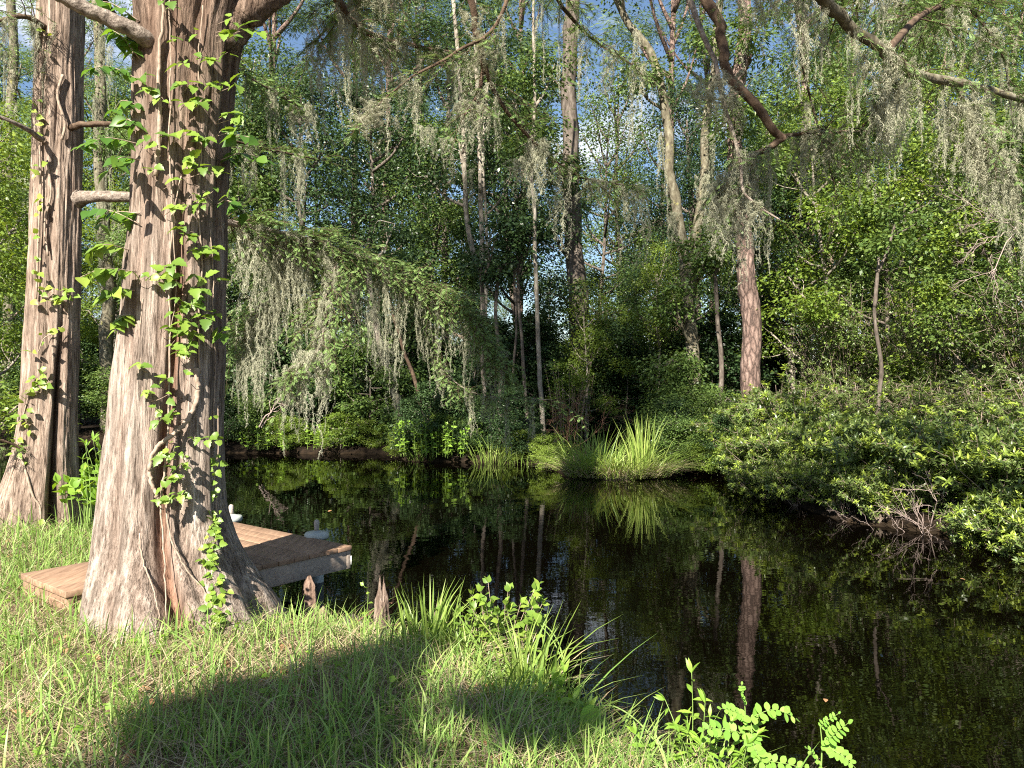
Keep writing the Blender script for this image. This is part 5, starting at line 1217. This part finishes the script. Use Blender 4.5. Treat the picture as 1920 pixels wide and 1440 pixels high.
# ------------------------------------------------------------------ cypress knees, stakes, dead branches, floating leaves
def knee(label, px, py_base, Y, H, r, seed, jag=True, mat='grey', lean=(0, 0)):
    rng = rg(seed); b = P(px, py_base, Y); na, nz = 36, 26
    th = np.arange(na) / na * 6.283; mb = MB(); V = []
    for j in range(nz):
        u = j / (nz - 1)
        prof = (1.25 - .55 * u) * (1 - .65 * max(0, u - .8) / .2)
        rr_ = r * prof * (1 + .13 * np.sin(4 * th + seed) + .08 * np.sin(9 * th + 2 * seed) + .05 * rng.normal(size=na))
        top = H * u * (1 + (.22 * np.sin(th * 2 + seed) * u ** 4 if jag else 0) + (.10 * rng.normal(size=na) * u ** 8 if jag else 0))
        V.append(np.stack([b[0] + lean[0] * u * H + rr_ * np.cos(th), b[1] + lean[1] * u * H + rr_ * np.sin(th), b[2] - .25 * (j == 0) + top + 0 * th], 1))
    V.append(np.repeat(V[-1].mean(0)[None], na, 0) + [0, 0, -.02 if jag else .01])
    V = np.vstack(V); i = np.arange(nz)[:, None] * na; j = np.arange(na)[None]; k = (np.arange(na) + 1)[None] % na
    mb.add(V, np.stack([i + j, i + k, i + na + k, i + na + j], -1).reshape(-1, 4))
    return tag(mb.obj('cypress_knee', M[mat], smooth=True), label, 'cypress knee')
M['knee'] = barkmat('knee_bark', [(.3, (.05, .035, .028)), (.5, (.16, .115, .09)), (.7, (.30, .24, .20))], scale=(14, 14, 2.2), bump=.8)
M['knee_red'] = barkmat('knee_bark_red', [(.3, (.07, .045, .033)), (.5, (.19, .125, .095)), (.7, (.30, .225, .18))], scale=(14, 14, 2.2), bump=.8)
knee('pointed jagged cypress knee standing in the water beyond the bank', 716, 1212, 5.0, .36, .047, 1, mat='knee')
knee('blunt cypress knee half hidden by the lime sprigs', 822, 1205, 5.0, .19, .045, 2, mat='knee')
knee('reddish sunlit cypress knee just in front of the dock fascia', 580, 1155, 5.75, .30, .052, 3, jag=False, mat='knee_red')
knee('low reddish knee below the dock among dry grass', 606, 1170, 5.45, .12, .035, 4, jag=False, mat='knee_red')
knee('dull brown knee standing among the shaded sedge', 958, 1400, 3.95, .30, .035, 5, jag=False, mat='knee')
def stake(label, px, y0, y1, Y, r, seed):
    mb = MB(); rng = rg(seed); a, b = P(px, y0, Y), P(px + rng.normal() * 4, y1, Y)
    tube(mb, [a - [0, 0, .1], a * .5 + b * .5, b], [r, r * .95, r * .9], 12, .06, rng)
    tag(mb.obj('cut_stake', M['stake'], smooth=True), label, 'stake')
M['stake'] = plain('split_wood', (.42, .30, .19), .8, .15, 30, .3, (1, 1, .2), .4)
stake('cut wooden stake at the bottom edge, the taller of the pair', 1148, 1450, 1384, 3.3, .009, 1)
stake('cut wooden stake at the bottom edge, the shorter of the pair', 1163, 1450, 1392, 3.32, .010, 2)
def dead_branch(name, label, base, dirs, L, r, seed, mat, lvl=3, nb=5, droop=0.):
    rng = rg(seed); t_ = MB()
    def grow(p, d, l, rr_, k):
        n = 6; s = np.linspace(0, 1, n)
        c = p + np.outer(s * l, d) + np.cumsum(rng.normal(size=(n, 3)) * l * .05, 0) + np.outer(s ** 2 * l * droop, [0, 0, -1]); c[0] = p
        tube(t_, c, [rr_, rr_ * .45], 5, cap=False)
        if k:
            for _ in range(nb):
                i = rng.integers(2, n); grow(c[i], unit(d + rng.normal(size=3) * .55), l * rng.uniform(.35, .65), rr_ * .5, k - 1)
    for d in dirs: grow(np.asarray(base) + rng.normal(size=3) * .04, unit(d), L * rng.uniform(.7, 1.1), r, lvl)
    return tag(t_.obj(name, mat, smooth=True), label, 'dead branch')
M['deadtwig'] = plain('bleached_twig', (.30, .235, .21), .85, .1, 30, .25)
dead_branch('dead_branch', 'bleached dead twigs fanning down to the water under the bright shrubs', P(1748, 1006, 8.9), [(-.8, -.3, .5), (-.5, -.5, .8), (-.9, 0, .25), (-.2, -.5, .9), (.4, -.4, .7)], .6, .008, 1, M['deadtwig'], 2, 5)
dead_branch('dead_branch', 'second fan of bleached dead twigs, nearer the sedge island', P(1655, 985, 9.6), [(-.8, -.3, .5), (-.5, -.4, .8), (-.9, -.2, .2), (.3, -.4, .6)], .45, .006, 2, M['deadtwig'], 2, 6)
dead_branch('dead_branch', 'pale bare twigs high in the thicket below the trailing moss', P(1900, 430, 9.4), [(-.9, -.1, .1), (-.8, -.2, .35), (-.8, 0, -.25), (-.5, -.3, -.4)], .75, .008, 3, M['deadtwig'], 3, 4)
dead_branch('dead_branch', 'reddish brown bare bush between the slim pale trunk and the island', P(1075, 845, 17), [(-.3, 0, 1), (.2, 0, 1), (.5, -.1, .8), (-.6, 0, .8), (0, -.2, 1), (.1, .2, 1)], .95, .008, 4, M['twig_red'], 3, 5)
dead_branch('dead_branch', 'forked grey dead branch on the shaded bank behind the vine-clad trunk', P(490, 800, 17.6), [(.5, 0, 1), (.7, 0, .7)], .9, .02, 5, M['deadtwig'], 1, 3)
dead_branch('dead_branch', 'tangle of bare twigs lying in the dark water beside the island', P(1340, 885, 14.3), [(-1, -.2, .2), (-.6, -.4, .5), (.8, -.2, .3), (.4, -.4, .6), (1, -.1, .1)], .55, .006, 6, M['twig_red'], 2, 5)
dead_branch('dead_branch', 'brown twigs lying across the mud beside the pointed cypress knee', P(668, 1178, 5.0), [(.9, .1, .08), (-.8, .2, .15), (.6, .3, .3), (.9, -.2, 0.)], .28, .005, 7, M['twig_red'], 2, 4)
frng = rg(66)
for i, (x, y) in enumerate([(1800, 1086), (1548, 1312), (1110, 1372), (622, 958)]):
    Y = CAMZ * F / (y - HY); mb = MB(); a = frng.random() * 6.28
    p = P(x, y, Y); p[2] = .005
    put(mb, p, [[math.cos(a), math.sin(a), .02]], [[.1, 0, 1.]], .05 * Y / 9 + .012, OVATE)
    tag(mb.obj('floating_leaf', M['dead_leaf']), ['orange leaf floating near the overhanging shrubs', 'pale leaf floating above the smaller round-leaved plant', 'dead leaf on the water just past the broad glossy leaf', 'tiny leaf floating far out behind the dock', 'speck of a leaf floating in the middle of the creek',
        'small leaf floating below the sedge fringe', 'small leaf floating beside the dock corner'][i], 'leaf', 'dead leaves floating on the creek')
